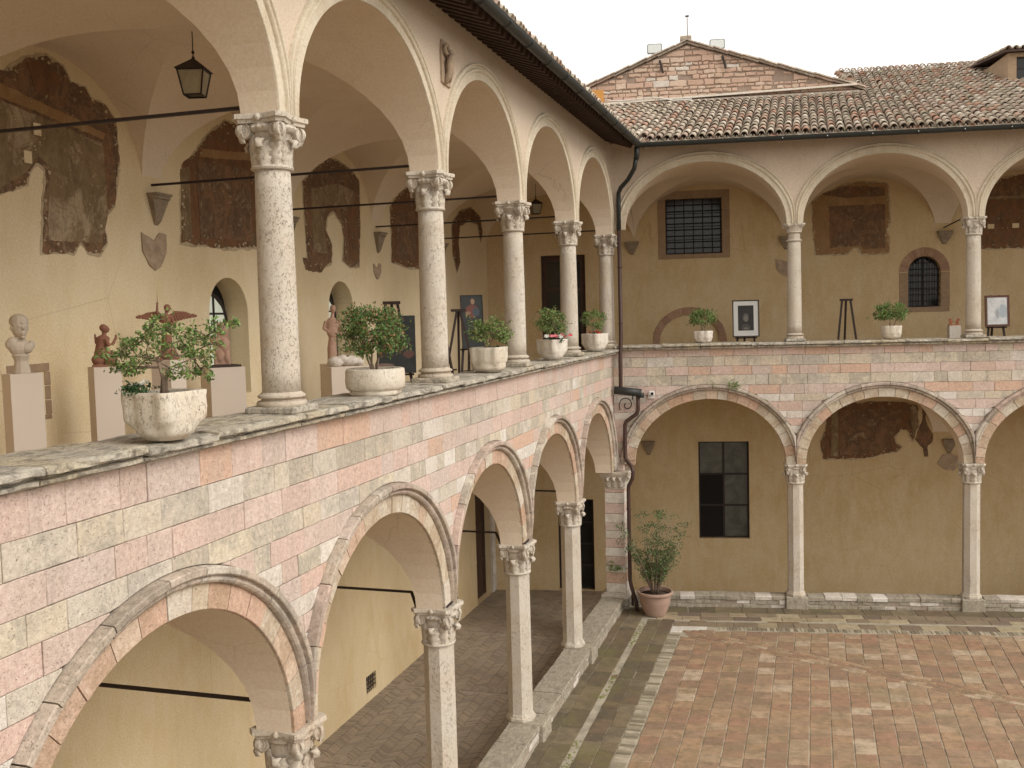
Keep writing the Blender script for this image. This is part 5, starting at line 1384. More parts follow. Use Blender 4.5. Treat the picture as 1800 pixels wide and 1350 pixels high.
for s in (-1, 1):   # verge: slabs lapping down the slope, in two courses
    u = AU; k = 0
    while (u > -2.6 if s < 0 else u < 6.1):
        w = rr.uniform(.28, .46); u2 = u+s*w; a, b = (u, u2) if s > 0 else (u2, u)
        for c_, (dz, vv, th_) in enumerate(((.01, -.10, .045), (.062, -.15, .035))):
            za, zb = gz(a)+dz+rr.uniform(-.008, .008), gz(b)+dz+rr.uniform(-.008, .008); o2 = .02*s*0
            if s > 0: za += .018
            else: zb += .018
            vs = [(a, vv, za), (b, vv, zb), (b, .3, zb), (a, .3, za), (a, vv+.01, za+th_), (b, vv+.01, zb+th_), (b, .3, zb+th_), (a, .3, za+th_)]
            MB().add(vs, [(3,2,1,0),(4,5,6,7),(0,1,5,4),(1,2,6,5),(2,3,7,6),(3,0,4,7)], 0, rr.random()).obj('verge_slab', M['hood'], gab)
        u = u2
for s, ue in ((-1, -4.2), (1, 6.25)):
    a, b = sorted((AU, ue)); MB().add([(a, .3, gz(a)+.05), (b, .3, gz(b)+.05), (b, 7, gz(b)+.05), (a, 7, gz(a)+.05), (a, .3, gz(a)+.11), (b, .3, gz(b)+.11), (b, 7, gz(b)+.11), (a, 7, gz(a)+.11)], [(3,2,1,0),(4,5,6,7),(0,1,5,4),(1,2,6,5),(2,3,7,6),(3,0,4,7)]).obj('roof_slope', M['tile_under'], gab)
MB().box(AU-.16, AU+.12, -.05, .25, AZ+.09, AZ+.22, b=.02).obj('apex_stone', M['hood'], gab)
MB().box(-2.5, 5.98, -.13, .02, 11.45, 11.74, b=.01).obj('render_band', M['lead'], gab)
MB().add([(-2.5, -.16, 11.66+.0), (5.9, -.16, 11.86), (5.9, .0, 11.87), (-2.5, .0, 11.67), (-2.5, -.16, 11.71), (5.9, -.16, 11.905), (5.9, .0, 11.915), (-2.5, .0, 11.715)], [(3,2,1,0),(4,5,6,7),(0,1,5,4),(1,2,6,5),(2,3,7,6),(3,0,4,7)]).obj('flashing', M['planter_white'], gab)
MB().box(-.62, -.29, -.09, .02, 11.76, 12.10, b=.006).obj('orange_panel', M['orange'], label='square orange panel at the foot of the stone gable', cat='panel').matrix_world = FR.M @ Matrix.Translation((0, 4.3, 0))
MB().tube([(-.26, -.12, 11.86), (-.1, -.15, 11.80), (.3, -.17, 11.79), (.9, -.17, 11.83), (1.15, -.19, 11.80), (1.45, -.30, 11.70), (1.9, -.42, 11.68)], .014, 6).obj('cable', M['whitepaint'], label='white cable running along the foot of the stone gable', cat='cable').matrix_world = FR.M @ Matrix.Translation((0, 4.3, 0))
ms = thing('mast', 'thin metal mast with a small disc on top of the gable', 'mast', FR, (AU+.02, 4.35, AZ+.20))
MB().tube([(0, 0, 0), (0, 0, .50)], .011, 6).obj('rod', M['iron'], ms); MB().lathe([(.012, .50), (.055, .505), (.055, .52), (.012, .53)], 12).obj('disc', M['iron'], ms)
def flood(u, z, label):
    t = thing('floodlight', label, 'floodlight', FR, (u, 4.28, z), rz=0, group='floodlights on the gable')
    b = MB(); W, H = .19, .12; n = []
    for x, y in ((-W+.03, -H), (W-.03, -H), (W, -H+.03), (W, H-.03), (W-.03, H), (-W+.03, H), (-W, H-.03), (-W, -H+.03)): n.append((x, y))
    b.prism(n, -.02, .05); b.prism([(x*.6, y*.6) for x, y in n], .05, .10); b.obj('housing', M['lampcase'], t)
    MB().prism([(x*.88, y*.84) for x, y in n], -.026, -.019).obj('glass', M['lampglass'], t)
    m = MB().bar((0, .03, -.10), (0, .12, -.24), .03); m.bar((-.15, .02, -.01), (-.15, .03, -.11), .012).bar((.15, .02, -.01), (.15, .03, -.11), .012).bar((-.15, .03, -.11), (.15, .03, -.11), .012)
    m.bar((-.09, .0, .10), (-.09, .0, .115), .015).bar((.09, 0, .10), (.09, 0, .115), .015); m.obj('bracket', M['iron'], t)
    m = MB().bar((.12, -.05, -.30), (.20, -.05, -.62), .05, .02); m.obj('mounting_bar', M['iron'], t)
flood(1.01, 13.06, 'white floodlight on the left slope of the gable'); flood(2.56, 13.08, 'white floodlight on the right slope of the gable, near the top')
# higher roof verge beside the gable
vg = MB()
for k in range(14):
    v = 3.9+k*.34; vg.box(UE-.13, UE+.05, v, v+.32, roof_z(v)+.03, roof_z(v)+.09, 0, rr.random())
vg.obj('verge_tiles', M['tile'], thR)
MB().box(UE-.06, UE+.02, 5.2, 8.45, 11.6, 12.0).obj('verge_wall', M['plaster_out'], thR)
MB().add([(UE-.05, 4.3, 11.5), (UE-.05, 8.45, 11.5), (UE-.05, 8.45, roof_z(8.45)+.02), (UE-.05, 4.3, roof_z(4.3)+.02)], [(0, 3, 2, 1)]).obj('verge_wall', M['plaster_out'], thR)
# dormer
do = thing('dormer', 'small dormer with a gridded window on the tiled roof at the right edge', 'dormer', FR, (9.52, 4.55, 11.6))
m = MB().box(0, .19, 0, .12, 0, .90).box(.19, 2.4, 0, .12, 0, .26).box(.19, 2.4, 0, .12, .80, .90).box(1.2, 2.4, 0, .119, .26, .80); m.box(0, .1, .12, 2.2, 0, .90).box(2.3, 2.4, .12, 2.2, 0, .9)
m.obj('wall', M['quoin'], do)
window(do, .195, 1.195, .265, .795, .05, 3, 2, 'glass_dark', fw=.03, bar=.02)
MB().add([(-.12, -.15, .90), (2.5, -.15, .90), (2.5, 2.6, 1.16), (-.12, 2.6, 1.16), (-.12, -.15, .95), (2.5, -.15, .95), (2.5, 2.6, 1.21), (-.12, 2.6, 1.21)], [(3,2,1,0),(4,5,6,7),(0,1,5,4),(1,2,6,5),(2,3,7,6),(3,0,4,7)]).obj('roof_deck', M['rafter'], do)
for i in range(15):
    for j in range(6): link('roof_tile', tile_me, do, M=Matrix.Translation((-.05+i*.175, -.17+j*.42, .965+j*.42*.095)) @ Matrix.Rotation(.095, 4, 'X'))

# ================================================================== drainpipe, hopper, camera
dp = thing('drainpipe', 'brown drainpipe running down the inner corner from the roof gutter', 'drainpipe', FR)
MB().tube([(.60, -.70, 9.84), (.60, -.70, 9.70), (.58, -.66, 9.60)], .055, 12).obj('outlet', M['gutter'], dp)
MB().tube([(.58, -.67, 9.62), (.54, -.60, 9.42), (.40, -.42, 9.22), (.24, -.22, 9.08), (.19, -.14, 8.98), (.185, -.13, 8.8), (.185, -.13, 8.2)], .046, 12).obj('pipe_bend', M['gutter'], dp)
MB().tube([(.185, -.13, 8.2), (.185, -.13, 5.9), (.17, -.20, 5.6), (.165, -.20, 4.86), (.20, -.18, 4.80)], .044, 12).obj('upper_pipe', M['pipe'], dp)
h = MB(); h.tube([(.02, -.22, 4.79), (.60, -.22, 4.72)], .085, 14); h.tube([(.60, -.22, 4.72), (.60, -.22, 4.62)], .06, 12); h.obj('hopper', M['gutter'], dp)
MB().tube([(.53, -.20, 4.70), (.525, -.18, 4.36), (.50, -.16, 4.27), (.27, -.13, 4.10), (.235, -.125, 4.02), (.235, -.125, 3.33), (.27, -.15, 3.24), (.37, -.30, 3.14), (.40, -.32, 3.02), (.38, -.32, 2.88), (.30, -.27, 2.72), (.29, -.26, 2.6), (.29, -.26, .65), (.31, -.27, .55), (.42, -.33, .16), (.44, -.34, -.02)], .043, 12).obj('lower_pipe', M['pipe'], dp)
for z in (7.4, 6.2): MB().lathe([(.052, 0), (.052, .03)], 12, (.185, -.13, z)).obj('pipe_clip', M['pipe'], dp)
for z in (2.2, 1.3): MB().lathe([(.051, 0), (.051, .03)], 12, (.29, -.26, z)).obj('pipe_clip', M['pipe'], dp)
sb = []
for k in range(34): t = k/33; a = 2*pi*1.25*t+2.2; q = .03+.16*t; sb.append((.28+q*cos(a)*.9, -.14, 4.46+q*sin(a)))
MB().tube(sb, .012, 6).tube([(.40, -.14, 4.56), (.42, -.14, 4.70)], .012, 6).obj('scroll_bracket', M['iron'], dp)
sc_ = thing('security_camera', 'small white security camera beside the drainpipe hopper', 'camera', FR, (.86, -.05, 4.70))
MB().box(-.10, .02, -.16, .02, -.04, .05, b=.015).obj('housing', M['whitepaint'], sc_); MB().tube([(-.03, -.17, .0), (-.03, -.15, .0)], .03, 12).obj('lens', M['black'], sc_); MB().box(-.12, .02, .02, .05, -.12, .0).obj('bracket', M['whitepaint'], sc_)

# carved relief between the two nearest upper arches
cr = thing('carved_relief', 'carved stone bracket relief between the first two upper arches', 'carving', FL, (10.22, -.05, 9.40))
MB().prism([(-.15, -.24), (.13, -.26), (.15, .10), (.12, .24), (-.12, .25), (-.15, .1)], -.025, .01).obj('panel', M['carve'], cr)
m = MB(); m.tube([(-.06, -.03, -.24), (-.02, -.07, -.12), (-.05, -.09, 0), (.0, -.10, .08)], [.03, .045, .04, .05], 8); m.tube([(.08, -.03, -.2), (.08, -.06, -.05), (.05, -.08, .06)], [.02, .035, .03], 8)
m.tube([(.08+.05*cos(a), -.06, .10+.05*sin(a)) for a in [k*.5 for k in range(12)]], .02, 6); m.tube([(-.07+.05*cos(a), -.06, .14+.05*sin(a)) for a in [k*.5 for k in range(12)]], .02, 6); m.ball((0, -.08, .05), .05, 8)
m.obj('carved_scrolls', M['carve'], cr)

# ================================================================== lanterns
def lantern(P, drop, label, s=1.0, rz=.3):
    t = thing('lantern', label, 'lantern', FW, P, rz, group='iron lanterns hanging in the upper gallery')
    m = MB(); a, b, z0, z1 = .09*s, .135*s, -.26*s, 0
    rf = MB(); rf.add([(-b*1.18, -b*1.18, 0), (b*1.18, -b*1.18, 0), (b*1.18, b*1.18, 0), (-b*1.18, b*1.18, 0), (0, 0, .13*s), (-b*1.1, -b*1.1, -.008), (b*1.1, -b*1.1, -.008), (b*1.1, b*1.1, -.008), (-b*1.1, b*1.1, -.008)],
                        [(0, 1, 4), (1, 2, 4), (2, 3, 4), (3, 0, 4), (0, 5, 6, 1), (1, 6, 7, 2), (2, 7, 8, 3), (3, 8, 5, 0), (5, 8, 7, 6)]); rf.ball((0, 0, .13*s), .018*s, 6); rf.obj('lamp_roof', M['iron'], t)
    C = [(-1, -1), (1, -1), (1, 1), (-1, 1)]
    for i in range(4):
        x, y = C[i]; x2, y2 = C[(i+1) % 4]
        m.bar((x*b, y*b, z1-.01), (x*a, y*a, z0), .014*s); m.bar((x*a, y*a, z0), (x2*a, y2*a, z0), .014*s); m.bar((x*b, y*b, z1-.012), (x2*b, y2*b, z1-.012), .014*s)
        MB().add([(x*b*.97, y*b*.97, z1-.015), (x2*b*.97, y2*b*.97, z1-.015), (x2*a*.97, y2*a*.97, z0+.005), (x*a*.97, y*a*.97, z0+.005)], [(0, 3, 2, 1), (0, 1, 2, 3)][:1]).obj('pane', M['lantern_glass'], t)
    m.obj('lamp_frame', M['iron'], t); MB().tube([(0, 0, -.02), (0, 0, -.10)], .012, 6).ball((0, 0, -.13), (.028, .028, .04), 8).obj('bulb', M['lampglass'], t)
    MB().tube([(0, 0, .13*s), (0, 0, .17*s)], .006, 6).lathe([(.012, .17*s), (.018, .18*s), (.012, .20*s)], 8).tube([(0, 0, .20*s), (0, 0, drop)], .006, 6).obj('chain', M['iron'], t)
lantern((-2.0, 8.233, 9.07), .40, 'iron lantern hanging at upper left in front of the vault')
lantern((-2.0, 21.72, 9.02), .45, 'small distant iron lantern seen between the third and fourth upper columns', .9, .5)

# ================================================================== planters
def mesh_of(mb, mat, ang=50): return crease(mb.mesh('planter', mat), ang)
def lobed(P, rb, rt, h, mat, label, rz, cat='planter', lug=.05, group='stone planters on the parapet'):
    t = thing('planter', label, cat, FW, P, rz, group=group); n = 64
    def mod(a, r, z):
        k = (a+pi/4) % (pi/2)-pi/4; g = math.exp(-(k/.25)**4)*lug*min(1, max(0, (z-h*.22)/(h*.2)))*(1.0 if r > rb*.5 else 0)
        if r < rt*.9 and z > h*.5 and r < rin+.001 and r > rin-.03: g *= .0
        return r+g + .003*sin(a*9+z*40)+.002*sin(a*23-z*70)
    rin = rt*.82
    pr = [(rb*.6, 0), (rb*.86, .006), (rb, .03), (rb*1.13, h*.12), (rb*1.22, h*.22), (rt*.93, h*.34), (rt*.955, h*.40), (rt*.98, h*.46), (rt*.99, h*.65), (rt, h*.86), (rt*1.015, h*.96), (rt*.99, h), (rt*.86, h)]
    mb = MB().lathe(pr, n, mod=mod, cap=False); 
    ip = [(rt*.86, h), (rin, h-.012), (rin*.97, h-.06)]
    nb = len(mb.v)-n; vs = []
    for r, z in ip[1:]:
        for k in range(n): a = 2*pi*k/n; vs.append((r*cos(a), r*sin(a), z))
    base = len(mb.v); mb.v += vs
    for j in range(len(ip)-1):
        A = nb if j == 0 else base+(j-1)*n; B = base+j*n
        for k in range(n): mb.f.append((A+k, A+(k+1) % n, B+(k+1) % n, B+k)); mb.m.append(0); mb.r.append(0); mb.sm.append(True)
    mb.f.append(tuple(range(n))[::-1]); mb.m.append(0); mb.r.append(0); mb.sm.append(False)
    link('bowl', crease(mb.mesh('bowl', M[mat]), 60), t)
    MB().lathe([(rin*1.01, h-.045), (rin*.5, h-.035), (.01, h-.03)], 20).obj('soil', M['soil'], t)
    return t
ZT = ZCL
lobed((.05, 4.64, ZT), .155, .205, .325, 'planter', 'nearest cream stone planter with four lobes, holding the spreading shrub', .62, lug=.062)
t = thing('planter', 'low round travertine basin left of the second upper column', 'planter', FW, (-.07, 8.24, ZT), 0, group='stone planters on the parapet')
mb = MB().lathe([(.20, 0), (.25, .004), (.262, .02), (.258, .05), (.275, .062), (.295, .085), (.30, .15), (.298, .24), (.292, .265), (.275, .272), (.25, .268), (.24, .25), (.235, .2)], 48, mod=lambda a, r, z: r+.004*sin(a*5)+.003*sin(a*13+z*30)-(.02 if z < .06 and sin(a*3+1) > .6 else 0), cap=True); link('bowl', crease(mb.mesh('bowl', M['planter']), 50), t)
MB().lathe([(.245, .215), (.1, .225), (.01, .225)], 20).obj('soil', M['soil'], t)
lobed((-.08, 12.0, ZT), .19, .232, .345, 'planter', 'grey cream lobed stone planter left of the third upper column', .75, lug=.045)
lobed((-.10, 15.55, ZT), .16, .225, .345, 'planter_white', 'pale lobed stone planter with pink and white flowers', .35, lug=.04)
lobed((-.10, 19.05, ZT), .175, .235, .36, 'planter_white', 'last pale stone planter on the left parapet, next to the corner column', .35, lug=.04)
def FRp(u, v, z): return tuple(FR.p(u, v, z))
lobed(FRp(1.93, .08, ZCR), .145, .195, .265, 'planter_white', 'small white stone planter on the facing parapet left of the framed portrait', .6, lug=.03)
lobed(FRp(5.80, .08, ZCR), .150, .205, .285, 'planter_white', 'small white stone planter on the facing parapet below the arched window', .9, lug=.02)
t = thing('flower_pot', 'large ribbed terracotta pot on the paving beside the corner pier', 'plant pot', FW, (.90, 19.98, 0))
mb = MB().lathe([(.19, 0), (.215, .01), (.235, .05), (.26, .10), (.262, .125), (.272, .13), (.285, .17), (.288, .195), (.298, .20), (.31, .25), (.312, .27), (.322, .275), (.335, .40), (.34, .45), (.375, .455), (.385, .47), (.387, .50), (.375, .52), (.345, .52), (.335, .50), (.33, .42)], 40, cap=True)
link('bowl', crease(mb.mesh('bowl', M['pot']), 40), t); MB().lathe([(.332, .44), (.1, .455), (.01, .455)], 20).obj('soil', M['soil'], t)
# ================================================================== plants
def leafball(mb, c, n, sp, size, rr, up=.3):
    for _ in range(n):
        p = Vector((rr.gauss(0, sp), rr.gauss(0, sp), rr.gauss(0, sp*.75)))+c
        d = Vector((rr.gauss(0, 1), rr.gauss(0, 1), rr.gauss(0, 1)+up)).normalized(); s = d.cross(Vector((rr.gauss(0, 1), rr.gauss(0, 1), rr.gauss(0, 1)))).normalized()
        L = size*rr.uniform(.7, 1.3); W = L*.26; nn = d.cross(s)*L*.10
        mb.add([p, p+d*L*.5+s*W+nn, p+d*L, p+d*L*.5-s*W+nn], [(0, 1, 2), (0, 2, 3)], 0, rr.random())
def shrub(P, label, seed, R, H, stems, clusters, lpc, leaf='leaf', lsize=.034, csp=.035, trunk=.013, cat='shrub', base_h=.3, flat=.75, shape=None, twigs=True, group='shrubs growing in the planters'):
    rr = random.Random(seed); t = thing('shrub', label, cat, FW, P, 0, group=group)
    wood = MB(); lv = MB(); nodes = []
    for s in range(stems):
        a = 2*pi*s/stems+rr.uniform(-.4, .4); p = Vector((cos(a)*.025, sin(a)*.025, -.02)); q = Vector((cos(a)*R*.28*rr.uniform(.5, 1.2), sin(a)*R*.28*rr.uniform(.5, 1.2), H*base_h*rr.uniform(.85, 1.3)))
        mid = (p+q)/2+Vector((rr.uniform(-.02, .02), rr.uniform(-.02, .02), .0)); wood.tube([p, mid, q], [trunk*1.1, trunk*.85, trunk*.7], 7); nodes.append(q)
    for c in range(clusters):
        if shape: tgt = Vector(shape[c % len(shape)]) + Vector((rr.gauss(0, .05), rr.gauss(0, .05), rr.gauss(0, .035)))*(R/.4)
        else:
            a = rr.uniform(0, 2*pi); q = sqrt(rr.random()); el = rr.uniform(.0, 1)
            rad = R*(.35+.65*q)*sqrt(max(.05, 1-(el*.9-.25)**2)); tgt = Vector((cos(a)*rad, sin(a)*rad, H*(base_h*1.15)+(H-H*base_h*1.15)*el*(1-.35*q**2)))
        n0 = min(nodes, key=lambda n: (n-tgt).length+ (0.2 if n.z > tgt.z else 0))
        d = tgt-n0; m1 = n0+d*.45+Vector((rr.uniform(-1, 1), rr.uniform(-1, 1), rr.uniform(-.2, .8)))*d.length*.12
        wood.tube([n0, m1, tgt], [trunk*.42, trunk*.3, trunk*.14], 5)
        nodes.append(m1)
        if rr.random() < .4: nodes.append(tgt)
        leafball(lv, tgt, int(lpc*rr.uniform(.5, 1.4)), csp*rr.uniform(.7, 1.3), lsize, rr)
        for _ in range(3):
            e = tgt+Vector((rr.gauss(0, csp*1.6), rr.gauss(0, csp*1.6), rr.gauss(0, csp*1.2))); wood.tube([m1*.3+tgt*.7, e], [trunk*.13, trunk*.08], 4); leafball(lv, e, int(lpc*.22), csp*.4, lsize, rr)
        if rr.random() < .8: leafball(lv, m1*.4+tgt*.6, int(lpc*.3), csp*.8, lsize, rr)
    wood.obj('branches', M['bark'], t); lv.obj('foliage', M[leaf], t, kind='stuff'); return t
Hp = .30
# camera-facing left/right at the near planter runs roughly along (.74,.67): lay the crown out in the round, wide and open
RT = Vector((.957, .287, 0)); AW = Vector((-.287, .957, 0))
def sh(lst): return [tuple(RT*(x*.95)+AW*y+Vector((0, 0, z*.87))) for x, y, z in lst]
shp = sh([(-.33, .02, .34), (-.36, -.05, .28), (-.28, .1, .40), (-.26, -.1, .24), (-.22, 0, .18), (-.17, .08, .30), (-.17, -.08, .42), (-.30, .05, .20), (-.08, .0, .50), (.0, .05, .53), (.06, -.08, .48), (-.12, -.04, .47), (.14, .0, .52), (.18, .08, .47),
          (.12, -.06, .38), (.20, 0, .33), (.25, .06, .28), (.22, -.1, .22), (.31, .02, .37), (.34, -.04, .30), (.24, .05, .42), (.16, .1, .16), (.12, -.1, .22), (.39, 0, .44), (.42, .03, .50), (-.05, .12, .40), (0, -.14, .44), (.06, .14, .34), (-.15, -.16, .28), (.28, .12, .18)])
shrub((.05, 4.64, ZT+Hp), 'spreading green shrub with bare forked stems in the nearest lobed planter', 4, .33, .56, 4, 58, 24, lsize=.030, csp=.022, trunk=.014, shape=shp, base_h=.34)
shrub((-.07, 8.24, ZT+.22), 'rounded shrub with brown and green leaves in the low round basin', 7, .30, .70, 5, 70, 44, 'leaf_brown', .032, .036, .013, base_h=.26)
shrub((-.08, 12.0, ZT+Hp), 'compact green shrub in the grey cream lobed planter', 9, .26, .46, 5, 40, 30, 'leaf', .034, .036, .012, base_h=.28)
shrub((-.10, 15.55, ZT+Hp), 'green shrub above the pink and white flowers', 12, .26, .60, 5, 42, 28, 'leaf', .034, .038, .011, base_h=.25)
shrub((-.10, 19.05, ZT+Hp), 'thin sparse shrub in the last planter by the corner', 15, .24, .56, 3, 22, 34, 'leaf', .035, .034, .009, base_h=.3)
shrub(FRp(1.93, .08, ZCR+.23), 'small bushy shrub in the white planter left of the portrait', 18, .24, .50, 3, 34, 40, 'leaf', .036, .038, .012, base_h=.3)
shrub(FRp(5.80, .08, ZCR+.24), 'small bushy shrub in the white planter below the arched window', 23, .28, .56, 3, 38, 46, 'leaf', .040, .042, .012, base_h=.28)
# tall loose bush in the terracotta pot
rr = random.Random(44); t = thing('bush', 'tall loose olive green bush growing in the terracotta pot', 'bush', FW, (.90, 19.98, .45)); wood = MB(); lv = MB()
for k in range(34):
    a = rr.uniform(0, 2*pi); q = rr.uniform(.05, .55); L = rr.uniform(.9, 2.0)*(1-.3*q); pts = [Vector((cos(a)*.06, sin(a)*.06, 0))]; dr = Vector((cos(a)*q*.6, sin(a)*q*.6, 1)).normalized()
    for j in range(6):
        dr = (dr+Vector((cos(a)*q*.10, sin(a)*q*.10, -.02))+Vector((rr.gauss(0, .05), rr.gauss(0, .05), 0))).normalized(); pts.append(pts[-1]+dr*L/6)
        if j > 0: leafball(lv, pts[-1], rr.randint(12, 34), .055, .05, rr, .6)
    wood.tube(pts, [.009, .008, .007, .006, .005, .004, .002], 5)
wood.obj('branches', M['bark'], t); lv.obj('foliage', M['leaf_grey'], t, kind='stuff')
def flowers(P, label, n, spread, cols, leafn=60, seed=1, size=.022, dome=.05):
    rr = random.Random(seed); t = thing('flowers', label, 'flowers', FW, P, 0, group='flowers in the planters'); lv = MB(); ms = [M[c] for c in cols]; fl = MB()
    for _ in range(leafn):
        c = Vector((rr.gauss(0, spread*.6), rr.gauss(0, spread*.6), rr.uniform(-.02, dome))); leafball(lv, c, 6, .015, .035, rr)
    for _ in range(n):
        c = Vector((rr.gauss(0, spread*.65), rr.gauss(0, spread*.65), dome+rr.uniform(-.01, .03))); mi = rr.randrange(len(cols)); r = rr.random(); tl = Vector((rr.uniform(-.5, .5), rr.uniform(-1, .2), 1)).normalized(); A = tl.orthogonal().normalized(); B = tl.cross(A)
        for k in range(5):
            a = 2*pi*k/5; d = A*cos(a)+B*sin(a); e = A*cos(a+.6)+B*sin(a+.6); g_ = A*cos(a-.6)+B*sin(a-.6)
            fl.add([c, c+g_*size*.8+tl*.004, c+d*size*1.2+tl*.008, c+e*size*.8+tl*.004], [(0, 1, 2, 3)], mi, r)
    lv.obj('leaves', M['leaf_dark'], t, kind='stuff'); fl.obj('blossoms', ms, t, kind='stuff')
flowers((-.08, 4.52, ZT+.32), 'low dark leaved plant with white flowers at the left of the nearest planter', 8, .075, ['fl_white'], 42, 3, .020, .05)
flowers(tuple(Vector((-.02, 15.42, ZT+.33))), 'pink and white flowers spilling from the pale planter', 34, .14, ['fl_pink', 'fl_white', 'fl_pink'], 40, 5, .038, .06)
flowers((-.08, 18.95, ZT+.35), 'few red flowers in the last planter by the corner', 9, .10, ['fl_red'], 14, 6, .028, .03)
flowers((-.0, 12.1, ZT+.32), 'dark leaves at the rim of the grey cream planter', 0, .07, ['fl_white'], 16, 8, .02, .02)
def weed(P, label, n, sp, seed, s=.03, up=.2, leaf='leaf'):
    rr = random.Random(seed); m = MB()
    for _ in range(n):
        c = Vector((rr.gauss(0, sp), rr.gauss(0, sp*.4), rr.gauss(0, sp*.7))); leafball(m, c, 7, s*.5, s, rr, up)
    o = m.obj('weed', M[leaf], label=label, cat='weed', kind='thing'); o.location = P; return o
weed(FRp(2.55, -.11, 4.84), 'green weed rooted on top of the arch over the dark window', 34, .06, 1, .035)
weed(FRp(2.12, -.10, 4.86), 'small flat weed on the arch moulding left of the larger green weed', 10, .05, 2, .02)
weed((.02, 20.22, .92), 'small weed growing from the striped corner pier', 26, .09, 3, .045, .3)
weed(FRp(3.2, -.05, 4.44), 'tiny weed behind the arch moulding above the first facing column', 8, .04, 4, .02)
weed(FRp(4.55, -.04, 4.47), 'tiny dry weed on the moulding left of the middle lower arch', 9, .05, 5, .022, .3, 'leaf_brown')
weed(FRp(7.43, -.05, 3.62), 'dark moss tuft in the joint between two arches at the right', 16, .035, 6, .03, -.3, 'leaf_grey')

# ================================================================== sculptures on plinths
def plinth(P, w, d, h, rz, label, mat='pedestal'):
    o = MB().box(-w/2, w/2, -d/2, d/2, 0, h, b=.003).obj('plinth', M[mat], label=label, cat='plinth', group='painted plinths in the gallery', loc=P, rot=rz); return o
def sculpt(name, label, P, rz, parts, mat, vox=.009, smooth=3, cat='sculpture', s=1.0):
    m = MB()
    for p in parts:
        if p[0] == 'b': m.ball(p[1], p[2], 12, rot=(Matrix.Rotation(p[3][1], 3, p[3][0]) if len(p) > 3 else None))
        elif p[0] == 't': m.tube(p[1], p[2], 10)
        elif p[0] == 'x': m.box(*p[1])
    o = m.obj(name, M[mat], label=label, cat=cat, loc=P, rot=rz); o.scale = (s, s, s)
    r = o.modifiers.new('skin', 'REMESH'); r.mode = 'VOXEL'; r.voxel_size = vox; r.use_smooth_shade = True
    q = o.modifiers.new('soft', 'SMOOTH'); q.iterations = smooth; q.factor = .5
    return o
GF = 4.75
def towards(P): return atan2(CAMP.x-P[0], -(CAMP.y-P[1]))      # rotation so that local -y looks at the camera end
def face(P, off=0): d = Vector((CAMP.x-P[0], CAMP.y-P[1])); return atan2(d.y, d.x)+pi/2+off
# 1 pale bust
P = (-3.2, 6.92, GF); rz = face(P, .30)
plinth(P, .30, .26, 1.25, rz, 'pale painted plinth under the stone bust at the left edge')
sculpt('bust', 'pale stone bust of a head on a torso without arms at the left edge', (P[0], P[1], GF+1.25), face(P, .35), [
    ('t', [(0, 0, 0), (0, 0, .05), (0, 0, .12), (0, 0, .18)], [.085, .075, .062, .085]), ('b', (-.01, 0, .25), (.105, .075, .085)), ('b', (.045, -.035, .245), (.06, .055, .055)), ('b', (-.075, -.01, .30), (.055, .05, .06)), ('b', (-.10, -.0, .285), (.04, .045, .05)),
    ('b', (.10, -.01, .275), (.035, .04, .045)), ('t', [(0, 0, .28), (0, -.005, .36)], [.055, .048]), ('b', (0, -.005, .45), (.078, .088, .110)), ('b', (0, -.03, .405), (.055, .060, .066)), ('b', (0, .01, .505), (.088, .100, .075)),
    ('t', [(-.07, -.03, .485), (0, -.088, .49), (.07, -.03, .485)], [.014, .014, .014]), ('t', [(0, -.086, .462), (0, -.108, .43)], [.010, .017]), ('b', (0, -.094, .392), (.026, .012, .007)), ('b', (0, -.092, .378), (.022, .012, .007)), ('b', (0, -.082, .352), (.026, .02, .018)),
    ('b', (-.028, -.082, .455), (.014, .010, .008)), ('b', (.028, -.082, .455), (.014, .010, .008)), ('b', (-.075, 0, .44), (.012, .02, .03)), ('b', (.075, 0, .44), (.012, .02, .03))], 'marble', .0055, 2)
# 2 kneeling figure with raised hands
P = (-3.2, 8.11, GF); plinth(P, .29, .26, 1.25, face(P, .25), 'pale painted plinth under the kneeling clay figure')
sculpt('kneeling_figure', 'dark brown clay figure kneeling with raised open hands and head tipped back', (P[0], P[1], GF+1.25), face(P, .0), [
    ('x', (-.125, .125, -.09, .09, 0, .022)), ('b', (-.055, 0, .075), (.075, .075, .065)), ('b', (.05, -.01, .095), (.075, .07, .085)), ('b', (-.02, 0, .14), (.082, .068, .07)), ('t', [(.04, -.01, .14), (.095, -.02, .10), (.10, -.02, .02)], [.05, .042, .036]),
    ('t', [(-.03, 0, .10), (-.02, 0, .22), (.0, 0, .30)], [.075, .06, .062]), ('b', (.0, 0, .30), (.070, .055, .045)), ('t', [(.01, 0, .33), (.015, -.0, .37)], [.026, .024]), ('b', (.025, 0, .405), (.042, .036, .045)), ('b', (.008, 0, .42), (.042, .038, .042)), ('b', (.066, 0, .402), (.012, .008, .008)), ('b', (.052, 0, .380), (.014, .014, .010)),
    ('t', [(.03, -.055, .30), (.055, -.075, .23), (.10, -.05, .25), (.125, -.035, .30)], [.028, .024, .018, .013]), ('t', [(-.03, .05, .30), (-.05, .06, .22), (-.07, .04, .26), (-.075, .04, .31)], [.028, .024, .018, .013]),
    ('t', [(.125, -.035, .30), (.140, -.035, .345)], [.016, .008]), ('t', [(.13, -.03, .31), (.122, -.03, .34)], [.008, .006]), ('t', [(-.075, .04, .31), (-.08, .04, .36)], [.016, .007])], 'terracotta', .006, 2)
